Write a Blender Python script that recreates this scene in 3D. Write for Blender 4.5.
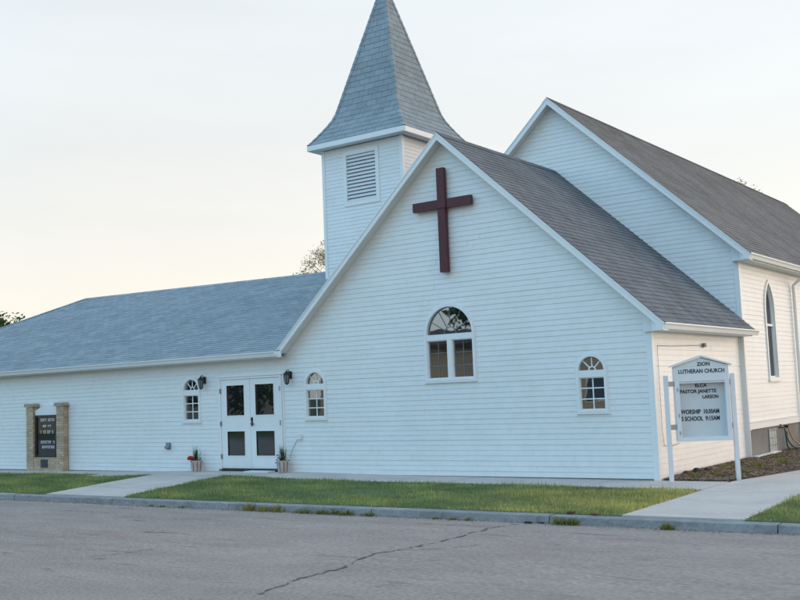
import bpy, math, random
from mathutils import Vector, Matrix
random.seed(7)
rnd = random.random
def U(a, b): return a + (b - a) * random.random()

for o in list(bpy.data.objects): bpy.data.objects.remove(o)
scene = bpy.context.scene
COL = scene.collection

# ------------------------------------------------------------------ camera
CF, CPITCH, CROLL, CYAW = 1041.1, 0.0903, 0.0397, -0.619
CPOS = Vector((7.1356, -17.6461, 1.7096))
cam = bpy.data.cameras.new('camera'); camo = bpy.data.objects.new('camera', cam); COL.objects.link(camo)
cam.sensor_width = 36; cam.lens = 36 * CF / 800.0
cam.clip_start = 0.1; cam.clip_end = 3000
R0 = Vector((math.cos(CYAW), -math.sin(CYAW), 0))
FW = Vector((math.sin(CYAW) * math.cos(CPITCH), math.cos(CYAW) * math.cos(CPITCH), math.sin(CPITCH)))
U0 = Vector((-math.sin(CYAW) * math.sin(CPITCH), -math.cos(CYAW) * math.sin(CPITCH), math.cos(CPITCH)))
EU = R0 * math.cos(CROLL) - U0 * math.sin(CROLL)
EV = R0 * math.sin(CROLL) + U0 * math.cos(CROLL)
m = Matrix((EU, EV, -FW)).transposed().to_4x4(); m.translation = CPOS
camo.matrix_world = m
scene.camera = camo
scene.render.resolution_x = 1024; scene.render.resolution_y = 768

# ------------------------------------------------------------------ dusk sky and low glow from the right
SUN_EL = math.radians(7.0)
SUN_AZ = math.radians(38.0)            # clockwise from +Y, so towards +X and a little behind the front wall
world = bpy.data.worlds.new('World'); scene.world = world; world.use_nodes = True
nt = world.node_tree; nt.nodes.clear()
def N(t, **k):
    n = nt.nodes.new(t)
    for a, b in k.items(): setattr(n, a, b)
    return n
sky = N('ShaderNodeTexSky', sky_type='NISHITA'); sky.sun_disc = False
sky.sun_elevation = SUN_EL; sky.sun_rotation = SUN_AZ
sky.altitude = 300; sky.air_density = 1.0; sky.dust_density = 1.6; sky.ozone_density = 1.5
tc = N('ShaderNodeTexCoord'); sep = N('ShaderNodeSeparateXYZ')
nt.links.new(tc.outputs['Generated'], sep.inputs[0])
# evening sky: a pale glow on the sunset side, clear blue on the side away from it
def sky_ramp(stops):
    r = N('ShaderNodeValToRGB'); nt.links.new(sep.outputs['Z'], r.inputs[0]); e = r.color_ramp.elements
    e[0].position, e[0].color = stops[0][0], (*stops[0][1], 1); e[1].position, e[1].color = stops[-1][0], (*stops[-1][1], 1)
    for p, c in stops[1:-1]: q = e.new(p); q.color = (*c, 1)
    return r
rampA = sky_ramp(((0.0, (.465, .408, .355)), (.12, (.452, .418, .380)), (.25, (.423, .418, .404)), (.40, (.405, .425, .430)), (1.0, (.345, .450, .545))))
rampB = sky_ramp(((0.0, (.450, .440, .430)), (.10, (.420, .480, .510)), (.25, (.330, .550, .700)), (.45, (.255, .590, .900)), (1.0, (.230, .500, .810))))
dotn = N('ShaderNodeVectorMath', operation='DOT_PRODUCT'); nt.links.new(tc.outputs['Generated'], dotn.inputs[0])
dotn.inputs[1].default_value = (math.sin(SUN_AZ), math.cos(SUN_AZ), 0)
side = N('ShaderNodeMapRange', interpolation_type='SMOOTHSTEP'); nt.links.new(dotn.outputs['Value'], side.inputs[0])
side.inputs['From Min'].default_value = -0.75; side.inputs['From Max'].default_value = 0.02
ramp = N('ShaderNodeMix', data_type='RGBA'); nt.links.new(side.outputs[0], ramp.inputs[0])
nt.links.new(rampB.outputs[0], ramp.inputs[6]); nt.links.new(rampA.outputs[0], ramp.inputs[7])
hmap = N('ShaderNodeMapping'); hmap.inputs['Scale'].default_value = (1.2, 1.2, 6.0); hmap.inputs['Rotation'].default_value = (.12, .08, 0)
nt.links.new(tc.outputs['Generated'], hmap.inputs[0])
hz = N('ShaderNodeTexNoise'); hz.inputs['Scale'].default_value = 1.6; hz.inputs['Detail'].default_value = 5; hz.inputs['Roughness'].default_value = .55
nt.links.new(hmap.outputs[0], hz.inputs['Vector'])
hr = N('ShaderNodeMapRange'); hr.inputs['From Min'].default_value = .3; hr.inputs['From Max'].default_value = .7; hr.inputs['To Min'].default_value = .955; hr.inputs['To Max'].default_value = 1.045
nt.links.new(hz.outputs['Fac'], hr.inputs[0])
hmx = N('ShaderNodeMix', data_type='RGBA', blend_type='MULTIPLY'); hmx.inputs[0].default_value = 1
nt.links.new(ramp.outputs[2], hmx.inputs[6]); nt.links.new(hr.outputs[0], hmx.inputs[7])
bg1 = N('ShaderNodeBackground'); bg1.inputs['Strength'].default_value = 0.05
bg2 = N('ShaderNodeBackground'); bg2.inputs['Strength'].default_value = 1.55
nt.links.new(sky.outputs[0], bg1.inputs[0]); nt.links.new(hmx.outputs[2], bg2.inputs[0])
add = N('ShaderNodeAddShader'); wo = N('ShaderNodeOutputWorld')
nt.links.new(bg1.outputs[0], add.inputs[0]); nt.links.new(bg2.outputs[0], add.inputs[1]); nt.links.new(add.outputs[0], wo.inputs[0])

sl = bpy.data.lights.new('sun', 'SUN'); slo = bpy.data.objects.new('sun', sl); COL.objects.link(slo)
sl.energy = 1.08; sl.angle = math.radians(50); sl.color = (1.0, 0.82, 0.76)
sd = Vector((math.sin(SUN_AZ) * math.cos(SUN_EL), math.cos(SUN_AZ) * math.cos(SUN_EL), math.sin(SUN_EL)))
slo.rotation_euler = sd.to_track_quat('Z', 'Y').to_euler(); slo.location = (30, 5, 12)

vs = scene.view_settings
vs.view_transform = 'Standard'; vs.look = 'None'; vs.gamma = 1; vs.exposure = 0.30; vs.use_curve_mapping = False

# ------------------------------------------------------------------ materials
def mat(name, col, rough=0.6, var=0.12, scale=3.0, bump=0.0, bscale=60.0, spec=0.4, tint=False, metal=0.0, col2=None, sc2=None, detail=6.0, stretch=None, sheen=None):
    m = bpy.data.materials.new(name); m.use_nodes = True
    t = m.node_tree; p = t.nodes['Principled BSDF']
    L = t.links.new
    tcn = t.nodes.new('ShaderNodeTexCoord'); mp = t.nodes.new('ShaderNodeMapping')
    geo = t.nodes.new('ShaderNodeNewGeometry')
    L(geo.outputs['Position'], mp.inputs['Vector'])
    if stretch: mp.inputs['Scale'].default_value = stretch
    nz = t.nodes.new('ShaderNodeTexNoise'); nz.inputs['Scale'].default_value = scale; nz.inputs['Detail'].default_value = detail
    nz.inputs['Roughness'].default_value = 0.65
    L(mp.outputs[0], nz.inputs['Vector'])
    rp = t.nodes.new('ShaderNodeValToRGB')
    c2 = col2 if col2 else tuple(min(1, c * (1 + var)) for c in col)
    c1 = tuple(c * (1 - var) for c in col) if not col2 else col
    rp.color_ramp.elements[0].position = 0.3; rp.color_ramp.elements[0].color = (*c1, 1)
    rp.color_ramp.elements[1].position = 0.7; rp.color_ramp.elements[1].color = (*c2, 1)
    L(nz.outputs['Fac'], rp.inputs[0])
    out = rp.outputs[0]
    if sc2:   # finer speckle
        n2 = t.nodes.new('ShaderNodeTexNoise'); n2.inputs['Scale'].default_value = sc2[0]; n2.inputs['Detail'].default_value = 3
        L(mp.outputs[0], n2.inputs['Vector'])
        mr = t.nodes.new('ShaderNodeMapRange'); mr.inputs['From Min'].default_value = 0.3; mr.inputs['From Max'].default_value = 0.7
        mr.inputs['To Min'].default_value = 1 - sc2[1]; mr.inputs['To Max'].default_value = 1 + sc2[1]
        L(n2.outputs['Fac'], mr.inputs[0])
        mx = t.nodes.new('ShaderNodeMix'); mx.data_type = 'RGBA'; mx.blend_type = 'MULTIPLY'; mx.inputs[0].default_value = 1
        L(out, mx.inputs[6]); L(mr.outputs[0], mx.inputs[7]); out = mx.outputs[2]
    if tint:
        at = t.nodes.new('ShaderNodeAttribute'); at.attribute_name = 'tint'
        mx = t.nodes.new('ShaderNodeMix'); mx.data_type = 'RGBA'; mx.blend_type = 'MULTIPLY'; mx.inputs[0].default_value = 1
        L(out, mx.inputs[6]); L(at.outputs['Color'], mx.inputs[7]); out = mx.outputs[2]
    L(out, p.inputs['Base Color'])
    p.inputs['Roughness'].default_value = rough; p.inputs['Metallic'].default_value = metal
    p.inputs['Specular IOR Level'].default_value = spec
    if bump:
        nb = t.nodes.new('ShaderNodeTexNoise'); nb.inputs['Scale'].default_value = bscale; nb.inputs['Detail'].default_value = 4
        L(mp.outputs[0], nb.inputs['Vector'])
        bp = t.nodes.new('ShaderNodeBump'); bp.inputs['Strength'].default_value = bump; bp.inputs['Distance'].default_value = 0.01
        L(nb.outputs['Fac'], bp.inputs['Height']); L(bp.outputs[0], p.inputs['Normal'])
    return m

M = {}
M['siding'] = mat('white_vinyl_siding', (0.80, 0.80, 0.79), 0.42, 0.03, 0.9, 0.05, 30, 0.35, sc2=(6, 0.025))
M['trim'] = mat('white_painted_trim', (0.82, 0.82, 0.81), 0.40, 0.03, 2.5, 0.03, 40, 0.35)
M['soffit'] = mat('white_soffit', (0.74, 0.74, 0.72), 0.55, 0.05, 2.0)
M['shingle_dark'] = mat('charcoal_asphalt_shingle', (0.158, 0.168, 0.186), 0.93, 0.16, 1.2, 0.35, 220, 0.15, tint=True, sc2=(70, 0.22))
M['shingle'] = mat('blue_grey_asphalt_shingle', (0.280, 0.322, 0.350), 0.93, 0.09, 1.2, 0.35, 220, 0.15, tint=True, sc2=(70, 0.22))
M['shingle_old'] = mat('weathered_brown_shingle', (0.195, 0.185, 0.182), 0.93, 0.20, 0.8, 0.35, 220, 0.15, tint=True, sc2=(60, 0.22))
M['underlay'] = mat('dark_roof_underlay', (0.075, 0.078, 0.082), 0.95, 0.1, 3)
M['foundation'] = mat('grey_stucco_foundation', (0.25, 0.235, 0.22), 0.95, 0.15, 3.0, 0.5, 60, 0.2, sc2=(40, 0.12))
M['concrete'] = mat('sidewalk_concrete', (0.53, 0.465, 0.425), 0.9, 0.09, 1.1, 0.25, 140, 0.25, sc2=(35, 0.07))
M['kerbmat'] = mat('kerb_concrete', (0.27, 0.265, 0.26), 0.9, 0.22, 1.6, 0.35, 90, 0.25, sc2=(30, 0.12))
M['joint'] = mat('joint_sand', (0.13, 0.125, 0.11), 0.95, 0.2, 9)
M['asphalt'] = mat('worn_grey_asphalt', (0.275, 0.228, 0.205), 0.93, 0.14, 0.9, 0.9, 90, 0.2, col2=(0.375, 0.302, 0.266), sc2=(34, 0.30), detail=12, stretch=(0.55, 1.5, 1))
def patches(m, scale, lo, hi, col, amount, stretch):
    """irregular worn stains over the base colour"""
    t = m.node_tree; L = t.links.new; p = t.nodes['Principled BSDF']; src = p.inputs['Base Color'].links[0].from_socket
    geo = t.nodes.new('ShaderNodeNewGeometry'); mp = t.nodes.new('ShaderNodeMapping'); mp.inputs['Scale'].default_value = stretch
    nz = t.nodes.new('ShaderNodeTexNoise'); nz.inputs['Scale'].default_value = scale; nz.inputs['Detail'].default_value = 9; nz.inputs['Roughness'].default_value = .7; nz.inputs['Distortion'].default_value = .6
    mr = t.nodes.new('ShaderNodeMapRange'); mr.inputs['From Min'].default_value = lo; mr.inputs['From Max'].default_value = hi; mr.inputs['To Max'].default_value = amount
    mx = t.nodes.new('ShaderNodeMix'); mx.data_type = 'RGBA'; mx.inputs[7].default_value = (*col, 1)
    L(geo.outputs['Position'], mp.inputs['Vector']); L(mp.outputs[0], nz.inputs['Vector']); L(nz.outputs['Fac'], mr.inputs[0]); L(mr.outputs[0], mx.inputs[0]); L(src, mx.inputs[6]); L(mx.outputs[2], p.inputs['Base Color'])
M['crack'] = mat('crack_filler', (0.115, 0.098, 0.09), 0.8, 0.2, 12)
M['soil'] = mat('lawn_soil', (0.12, 0.15, 0.07), 0.95, 0.25, 4, 0.4, 50, 0.1)
M['farground'] = mat('grassy_ground', (0.075, 0.095, 0.035), 0.95, 0.25, 0.2, 0.2, 10, 0.1)
M['grass'] = mat('lawn_grass', (0.225, 0.295, 0.125), 0.75, 0.2, 1.4, 0, 1, 0.2, tint=True)
M['weed'] = mat('weed_leaf', (0.140, 0.175, 0.060), 0.75, 0.25, 9, 0, 1, 0.2, tint=True)
M['mulch'] = mat('bark_mulch', (0.15, 0.112, 0.085), 0.95, 0.35, 7, 0.6, 60, 0.1)
M['chip'] = mat('mulch_chip', (0.22, 0.165, 0.125), 0.95, 0.35, 9, 0, 1, 0.1, tint=True)
M['maroon'] = mat('dark_maroon_wood', (0.092, 0.021, 0.026), 0.5, 0.25, 4, 0.1, 40, 0.4, stretch=(8, 8, 1))
M['blackmetal'] = mat('black_metal', (0.02, 0.02, 0.022), 0.45, 0.2, 20, 0, 1, 0.5)
M['brownmetal'] = mat('dark_sign_case', (0.030, 0.024, 0.028), 0.35, 0.15, 10, 0, 1, 0.5)
M['steel'] = mat('brushed_steel', (0.45, 0.45, 0.46), 0.35, 0.08, 30, 0, 1, 0.5, metal=0.9)
M['brick'] = mat('tan_brick', (0.53, 0.395, 0.285), 0.9, 0.18, 5, 0.4, 70, 0.2, tint=True, sc2=(60, 0.12))
M['mortar'] = mat('pale_mortar', (0.33, 0.29, 0.24), 0.95, 0.1, 12)
M['stonecap'] = mat('tan_cast_cap', (0.40, 0.32, 0.245), 0.9, 0.15, 6, 0.3, 60, 0.2)
M['gridbar'] = mat('grey_glazing_bar', (0.15, 0.18, 0.20), 0.4, 0.05, 10)
M['signboard'] = mat('white_letter_board', (0.62, 0.64, 0.65), 0.4, 0.03, 5, 0, 1, 0.3)
M['signpaint'] = mat('white_sign_paint', (0.74, 0.75, 0.77), 0.4, 0.04, 4, 0.03, 40, 0.4)
M['ink'] = mat('black_letters', (0.022, 0.022, 0.035), 0.6, 0.1, 20)
M['letters'] = mat('white_letters', (0.75, 0.77, 0.78), 0.5, 0.1, 20)
M['plaque'] = mat('dark_bronze_plaque', (0.035, 0.042, 0.05), 0.4, 0.2, 12, 0, 1, 0.5)
M['pot'] = mat('whitewashed_pot', (0.50, 0.44, 0.41), 0.85, 0.15, 9, 0.2, 60, 0.2)
M['potstripe'] = mat('terracotta_stripe', (0.32, 0.16, 0.11), 0.85, 0.2, 9)
M['petal'] = mat('red_petal', (0.68, 0.015, 0.02), 0.6, 0.25, 25)
M['petal2'] = mat('white_petal', (0.7, 0.68, 0.68), 0.6, 0.1, 25)
M['leaf'] = mat('broad_leaf', (0.050, 0.092, 0.028), 0.6, 0.3, 8, 0, 1, 0.3, tint=True)
M['leafpale'] = mat('pale_dry_leaf', (0.36, 0.285, 0.175), 0.7, 0.3, 3, 0, 1, 0.2, tint=True)
M['bark'] = mat('grey_brown_bark', (0.10, 0.080, 0.062), 0.95, 0.3, 8, 0.5, 30, 0.1)
M['hose'] = mat('green_hose', (0.012, 0.085, 0.055), 0.45, 0.15, 20)
M['hosey'] = mat('yellow_hose', (0.50, 0.29, 0.05), 0.5, 0.15, 20)
M['stone'] = mat('dark_stone', (0.035, 0.033, 0.035), 0.8, 0.4, 25)
M['stonered'] = mat('rust_stone', (0.16, 0.06, 0.045), 0.85, 0.3, 25)
M['greyplastic'] = mat('grey_plastic', (0.20, 0.22, 0.25), 0.5, 0.1, 20)
M['rubber'] = mat('dark_rubber', (0.03, 0.032, 0.036), 0.8, 0.2, 20)
M['glassblock'] = mat('frosted_glass_block', (0.42, 0.44, 0.42), 0.25, 0.2, 14, 0.2, 30, 0.5)
M['beigewall'] = mat('beige_house_wall', (0.50, 0.44, 0.37), 0.8, 0.06, 2)
M['brownroof'] = mat('red_brown_roof', (0.11, 0.052, 0.045), 0.9, 0.2, 3, 0.3, 30)

patches(M['shingle_dark'], 1.3, .45, .68, (.255, .26, .265), .55, (.22, 2.4, .22))
patches(M['shingle_old'], 1.3, .45, .68, (.30, .285, .275), .5, (.22, 2.2, .22))
patches(M['siding'], .8, .52, .75, (.72, .715, .69), .6, (.7, .7, 1.6))
patches(M['kerbmat'], 3.0, .50, .66, (.13, .125, .12), .6, (1, 2, 2))
patches(M['concrete'], .9, .52, .72, (.36, .32, .29), .5, (1, 1, 1))
patches(M['foundation'], 1.6, .52, .7, (.17, .155, .14), .5, (1, 1, 2))
patches(M['asphalt'], 1.1, .56, .72, (.28, .175, .14), .7, (.5, 1.6, 1))
patches(M['asphalt'], 2.3, .58, .68, (.12, .105, .10), .7, (.45, 2.2, 1))
patches(M['asphalt'], .45, .5, .75, (.42, .35, .31), .5, (.6, 1.4, 1))

def glass(name, refl=0.30, tint=(0.86, 0.93, 1.0), body=(0.012, 0.014, 0.014)):
    m = bpy.data.materials.new(name); m.use_nodes = True
    t = m.node_tree; t.nodes.clear(); L = t.links.new
    d = t.nodes.new('ShaderNodeBsdfDiffuse'); d.inputs[0].default_value = (*body, 1)
    g = t.nodes.new('ShaderNodeBsdfGlossy'); g.inputs['Color'].default_value = (*tint, 1); g.inputs['Roughness'].default_value = 0.015
    geo = t.nodes.new('ShaderNodeNewGeometry')
    nz = t.nodes.new('ShaderNodeTexNoise'); nz.inputs['Scale'].default_value = 3.2; nz.inputs['Detail'].default_value = 1
    bp = t.nodes.new('ShaderNodeBump'); bp.inputs['Strength'].default_value = 0.035; bp.inputs['Distance'].default_value = 0.02
    L(geo.outputs['Position'], nz.inputs['Vector']); L(nz.outputs['Fac'], bp.inputs['Height']); L(bp.outputs[0], g.inputs['Normal'])
    lw = t.nodes.new('ShaderNodeLayerWeight'); lw.inputs['Blend'].default_value = 0.35
    mr = t.nodes.new('ShaderNodeMapRange'); mr.inputs['To Min'].default_value = refl; mr.inputs['To Max'].default_value = 1.0
    L(lw.outputs['Fresnel'], mr.inputs[0])
    mx = t.nodes.new('ShaderNodeMixShader'); o = t.nodes.new('ShaderNodeOutputMaterial')
    L(mr.outputs[0], mx.inputs[0]); L(d.outputs[0], mx.inputs[1]); L(g.outputs[0], mx.inputs[2]); L(mx.outputs[0], o.inputs[0])
    return m
M['glass'] = glass('window_glass', 0.26)
M['doorglass'] = glass('door_glass', 0.16)
M['stained'] = glass('leaded_church_glass', 0.03, body=(0.03, 0.018, 0.024))
M['caseglass'] = glass('sign_case_glass', 0.08, body=(0.018, 0.016, 0.018))

def translucent(m, fac):
    t = m.node_tree; L = t.links.new; p = t.nodes['Principled BSDF']; o = t.nodes['Material Output']
    tr = t.nodes.new('ShaderNodeBsdfTranslucent'); mx = t.nodes.new('ShaderNodeMixShader'); mx.inputs[0].default_value = fac
    L(p.inputs['Base Color'].links[0].from_socket, tr.inputs[0]); L(p.outputs[0], mx.inputs[1]); L(tr.outputs[0], mx.inputs[2]); L(mx.outputs[0], o.inputs[0])
for k, f in (('grass', .35), ('weed', .35), ('leaf', .35), ('leafpale', .55)): translucent(M[k], f)

# ------------------------------------------------------------------ mesh helpers
class B:
    def __init__(s): s.v = []; s.f = []; s.t = []
    def add(s, vs, fs, tint=None):
        b = len(s.v); s.v.extend(tuple(p) for p in vs); s.f.extend(tuple(b + i for i in f) for f in fs)
        s.t.extend([tint if tint is not None else (1, 1, 1)] * len(vs))
    def box(s, x0, x1, y0, y1, z0, z1, tint=None, tf=None):
        vs = [(x, y, z) for z in (z0, z1) for y in (y0, y1) for x in (x0, x1)]
        if tf: vs = [tf(*p) for p in vs]
        s.add(vs, [(0, 2, 3, 1), (4, 5, 7, 6), (0, 1, 5, 4), (1, 3, 7, 5), (3, 2, 6, 7), (2, 0, 4, 6)], tint)
    def prism(s, pts, a, b, fr, tint=None):
        """polygon pts (s,z) extruded between depths a and b through frame function fr(s,z,depth)"""
        n = len(pts)
        vs = [fr(p[0], p[1], a) for p in pts] + [fr(p[0], p[1], b) for p in pts]
        fs = [tuple(range(n)), tuple(range(2 * n - 1, n - 1, -1))] + [(i, i + n, (i + 1) % n + n, (i + 1) % n) for i in range(n)]
        s.add(vs, fs, tint)
    def ring(s, outer, inner, a, b, fr, closed=True):
        n = len(outer)
        vs = [fr(*p, a) for p in outer] + [fr(*p, a) for p in inner] + [fr(*p, b) for p in outer] + [fr(*p, b) for p in inner]
        fs = []
        for i in range(n if closed else n - 1):
            j = (i + 1) % n
            fs += [(i, j, n + j, n + i), (2 * n + i, 3 * n + i, 3 * n + j, 2 * n + j), (i, 2 * n + i, 2 * n + j, j), (n + i, n + j, 3 * n + j, 3 * n + i)]
        s.add(vs, fs)
    def tube(s, path, rad, seg=8, cap=True, tint=None):
        path = [Vector(p) for p in path]; n = len(path); vs = []; fs = []
        rads = rad if isinstance(rad, (list, tuple)) else [rad] * n
        for i, p in enumerate(path):
            d = (path[min(i + 1, n - 1)] - path[max(i - 1, 0)])
            d = d.normalized() if d.length > 1e-9 else Vector((0, 0, 1))
            a = d.orthogonal().normalized() if i == 0 else (s_a - d * s_a.dot(d)).normalized()
            s_a = a; b2 = d.cross(a)
            for k in range(seg):
                w = 2 * math.pi * k / seg
                vs.append(p + (a * math.cos(w) + b2 * math.sin(w)) * rads[i])
        for i in range(n - 1):
            for k in range(seg):
                k2 = (k + 1) % seg
                fs.append((i * seg + k, i * seg + k2, (i + 1) * seg + k2, (i + 1) * seg + k))
        if cap: fs += [tuple(range(seg - 1, -1, -1)), tuple(range((n - 1) * seg, n * seg))]
        s.add(vs, fs, tint)
    def lathe(s, c, prof, seg=16, tint=None):
        vs = []; fs = []; n = len(prof)
        for r, z in prof:
            for k in range(seg):
                w = 2 * math.pi * k / seg; vs.append((c[0] + r * math.cos(w), c[1] + r * math.sin(w), c[2] + z))
        for i in range(n - 1):
            for k in range(seg):
                k2 = (k + 1) % seg; fs.append((i * seg + k, i * seg + k2, (i + 1) * seg + k2, (i + 1) * seg + k))
        fs += [tuple(range(seg - 1, -1, -1)), tuple(range((n - 1) * seg, n * seg))]
        s.add(vs, fs, tint)

def build(name, b, m, parent=None, smooth=False, tint=False, origin=None):
    """one mesh object; children are parented so that world coordinates stay as built"""
    me = bpy.data.meshes.new(name)
    org = Vector((0, 0, 0)) if origin is None else Vector(origin)
    me.from_pydata([tuple(Vector(p) - org) for p in b.v] if origin is not None else b.v, [], b.f)
    me.materials.append(M[m] if isinstance(m, str) else m)
    if tint:
        at = me.color_attributes.new('tint', 'FLOAT_COLOR', 'POINT')
        flat = []
        for c in b.t: flat.extend((c[0], c[1], c[2], 1.0))
        at.data.foreach_set('color', flat)
    if smooth:
        me.polygons.foreach_set('use_smooth', [True] * len(me.polygons))
    me.update()
    o = bpy.data.objects.new(name, me); COL.objects.link(o)
    if origin is not None: o.location = org
    if parent is not None: adopt(o, parent)
    return o
WORLD_OF = {}
def adopt(o, parent):
    o.parent = parent
    w = WORLD_OF.get(parent.name)
    if w is not None: o.matrix_parent_inverse = w.inverted()
    elif parent.location.length > 0: o.matrix_parent_inverse = Matrix.Translation(-parent.location)
def tag(o, label=None, cat=None, group=None, kind=None):
    if label: o['label'] = label
    if cat: o['category'] = cat
    if group: o['group'] = group
    if kind: o['kind'] = kind
    return o
def thing(name, loc, label, cat, group=None):
    o = bpy.data.objects.new(name, None); COL.objects.link(o); o.location = loc; o.empty_display_size = 0.2
    WORLD_OF[o.name] = Matrix.Translation(Vector(loc))
    return tag(o, label, cat, group)
def ico(b, c, r, sub=1, jit=0.15, sq=(1, 1, 1), tint=None):
    t = (1 + 5 ** .5) / 2
    vs = [Vector(p).normalized() for p in ((-1, t, 0), (1, t, 0), (-1, -t, 0), (1, -t, 0), (0, -1, t), (0, 1, t), (0, -1, -t), (0, 1, -t), (t, 0, -1), (t, 0, 1), (-t, 0, -1), (-t, 0, 1))]
    fs = [(0, 11, 5), (0, 5, 1), (0, 1, 7), (0, 7, 10), (0, 10, 11), (1, 5, 9), (5, 11, 4), (11, 10, 2), (10, 7, 6), (7, 1, 8), (3, 9, 4), (3, 4, 2), (3, 2, 6), (3, 6, 8), (3, 8, 9), (4, 9, 5), (2, 4, 11), (6, 2, 10), (8, 6, 7), (9, 8, 1)]
    out = []
    for v in vs:
        k = r * (1 + U(-jit, jit)); out.append((c[0] + v.x * k * sq[0], c[1] + v.y * k * sq[1], c[2] + v.z * k * sq[2]))
    b.add(out, fs, tint)
def text_mesh(name, body, size, pos, xdir, m, parent, align='CENTER', width=None, extr=0.002):
    """flat lettering as a mesh: pos is the centre (or left end) of the baseline"""
    cu = bpy.data.curves.new(name, 'FONT'); cu.body = body; cu.size = size; cu.extrude = extr; cu.align_x = align
    cu.resolution_u = 3; cu.offset = size * .022
    to = bpy.data.objects.new(name, cu)
    COL.objects.link(to)
    dg = bpy.context.evaluated_depsgraph_get(); dg.update()
    me = bpy.data.meshes.new_from_object(to.evaluated_get(dg))
    bpy.data.objects.remove(to)
    xs = [v.co.x for v in me.vertices]
    kx = width / (max(xs) - min(xs)) if width else 1.0
    X = Vector(xdir).normalized(); Z = Vector((0, 0, 1)); Nn = X.cross(Z)
    for v in me.vertices:
        v.co = Vector(pos) + X * v.co.x * kx + Z * v.co.y + Nn * v.co.z
    me.materials.clear(); me.materials.append(M[m])
    o = bpy.data.objects.new(name, me); COL.objects.link(o); adopt(o, parent)
    return o

# ------------------------------------------------------------------ ground shape
ZW = [(-60, 0.0), (-20, 0.0), (-17.5, 0.0), (-13, 0.03), (-11, 0.065), (-8.4, 0.07), (-5.5, 0.025), (-1, 0.0), (60, 0.0)]
def zw(x):
    for (a, za), (b, zb) in zip(ZW, ZW[1:]):
        if a <= x <= b: return za + (zb - za) * (x - a) / (b - a)
    return 0.0
def gz(x, y):
    t = min(1, max(0, (y + 4.75) / 4.75)); return zw(x) * t
def ray(u, v):
    a, b = u - 400, 300 - v
    return (EU * a + EV * b) / CF + FW
def pix(u, v, off=0.0):
    """photo pixel to the ground it shows"""
    r = ray(u, v); z = 0.0
    for _ in range(12):
        p = CPOS + r * ((z + off - CPOS.z) / r.z); z = gz(p.x, p.y)
    return p

b = B(); S = 1500
b.add([(-S, -S, -0.16), (S, -S, -0.16), (S, S, -0.16), (-S, S, -0.16)], [(0, 1, 2, 3)])
tag(build('ground', b, 'farground'), kind='structure')

def road_z(y):
    t = (y + 11.05) / 6.1
    return -0.03 - 0.075 * t * t
b = B(); ys = [-17.2 + i * 12.27 / 20 for i in range(21)]; xs = [-150 + i * 10 for i in range(31)]
b.add([(x, y, road_z(y)) for y in ys for x in xs], [(j * 31 + i, j * 31 + i + 1, (j + 1) * 31 + i + 1, (j + 1) * 31 + i) for j in range(20) for i in range(30)])
road = tag(build('road', b, 'asphalt', smooth=True), kind='structure')

# cracks in the old surface, as thin filled seams
def crack(path, w):
    b = B(); pts = []
    path = [Vector((p[0], p[1], 0)) for p in path]
    for i in range(len(path) - 1):
        n = 16
        for k in range(n):
            q = path[i].lerp(path[i + 1], k / n); pts.append(q + Vector((U(-.03, .03), U(-.03, .03), 0)))
    pts.append(path[-1]); L = []; R = []
    for i, p in enumerate(pts):
        d = (pts[min(i + 1, len(pts) - 1)] - pts[max(0, i - 1)]).normalized(); nn = Vector((-d.y, d.x, 0))
        ww = w * max(.06, U(-.2, 1.15)) * 0.5
        a = p + nn * ww; c = p - nn * ww
        L.append((a.x, a.y, road_z(a.y) + .006)); R.append((c.x, c.y, road_z(c.y) + .006))
    n = len(pts); b.add(L + R, [(i, i + 1, n + i + 1, n + i) for i in range(n - 1)])
    build('crack', b, 'crack', road)
crack([(0.484, -10.66), (0.29, -9.9), (0.27, -9.25), (-0.03, -8.27), (0.07, -7.92), (0.117, -7.17), (-.055, -5.72), (0, -5.28), (.2, -4.98)], 0.045)
crack([(0.07, -7.92), (.5, -7.6), (.7, -7.2)], 0.018)
crack([(-.05, -5.7), (-.6, -5.55), (-1.3, -5.6)], 0.022)
crack([(-4.4, -7.9), (-4.0, -7.75), (-3.5, -7.8)], 0.03)
crack([(-3.2, -10.0), (-2.9, -9.4), (-2.8, -9.0)], 0.022)
crack([(2.2, -6.9), (3.0, -6.6), (3.9, -6.65), (5, -6.5)], 0.012)
crack([(-9.5, -6.4), (-8.0, -6.1), (-7.0, -6.15)], 0.016)

# kerbs, one piece between joints
kerb = B(); kerb.box(-90, 60, -4.90, -4.78, -0.14, -0.03)
kerbo = tag(build('kerb', kerb, 'joint'), kind='structure')
prof = [(-4.735, -0.13), (-4.735, 0.004), (-4.885, 0.0), (-4.915, -0.012), (-4.945, -0.125)]
x = -60.0
while x < 40:
    L = 3.02; g = 0.008; dz = U(-.004, .004); dy = U(-.006, .006)
    b = B(); b.prism([(p[0] + dy, p[1] + dz) for p in prof], x + g, x + L - g, lambda s, z, d: (d, s, z))
    build('kerb_stone', b, 'kerbmat', kerbo); x += L
kb2 = B(); kb2.prism([(-17.35, -0.13), (-17.35, 0.0), (-17.2, 0.0), (-17.17, -0.125)], -90, 60, lambda s, z, d: (d, s, z))
tag(build('far_kerb', kb2, 'kerbmat'), kind='structure')
b = B(); b.add([(-90, -60, 0.0), (60, -60, 0.0), (60, -17.34, 0.0), (-90, -17.34, 0.0)], [(0, 1, 2, 3)])
tag(build('far_lawn', b, 'soil'), kind='structure')

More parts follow.
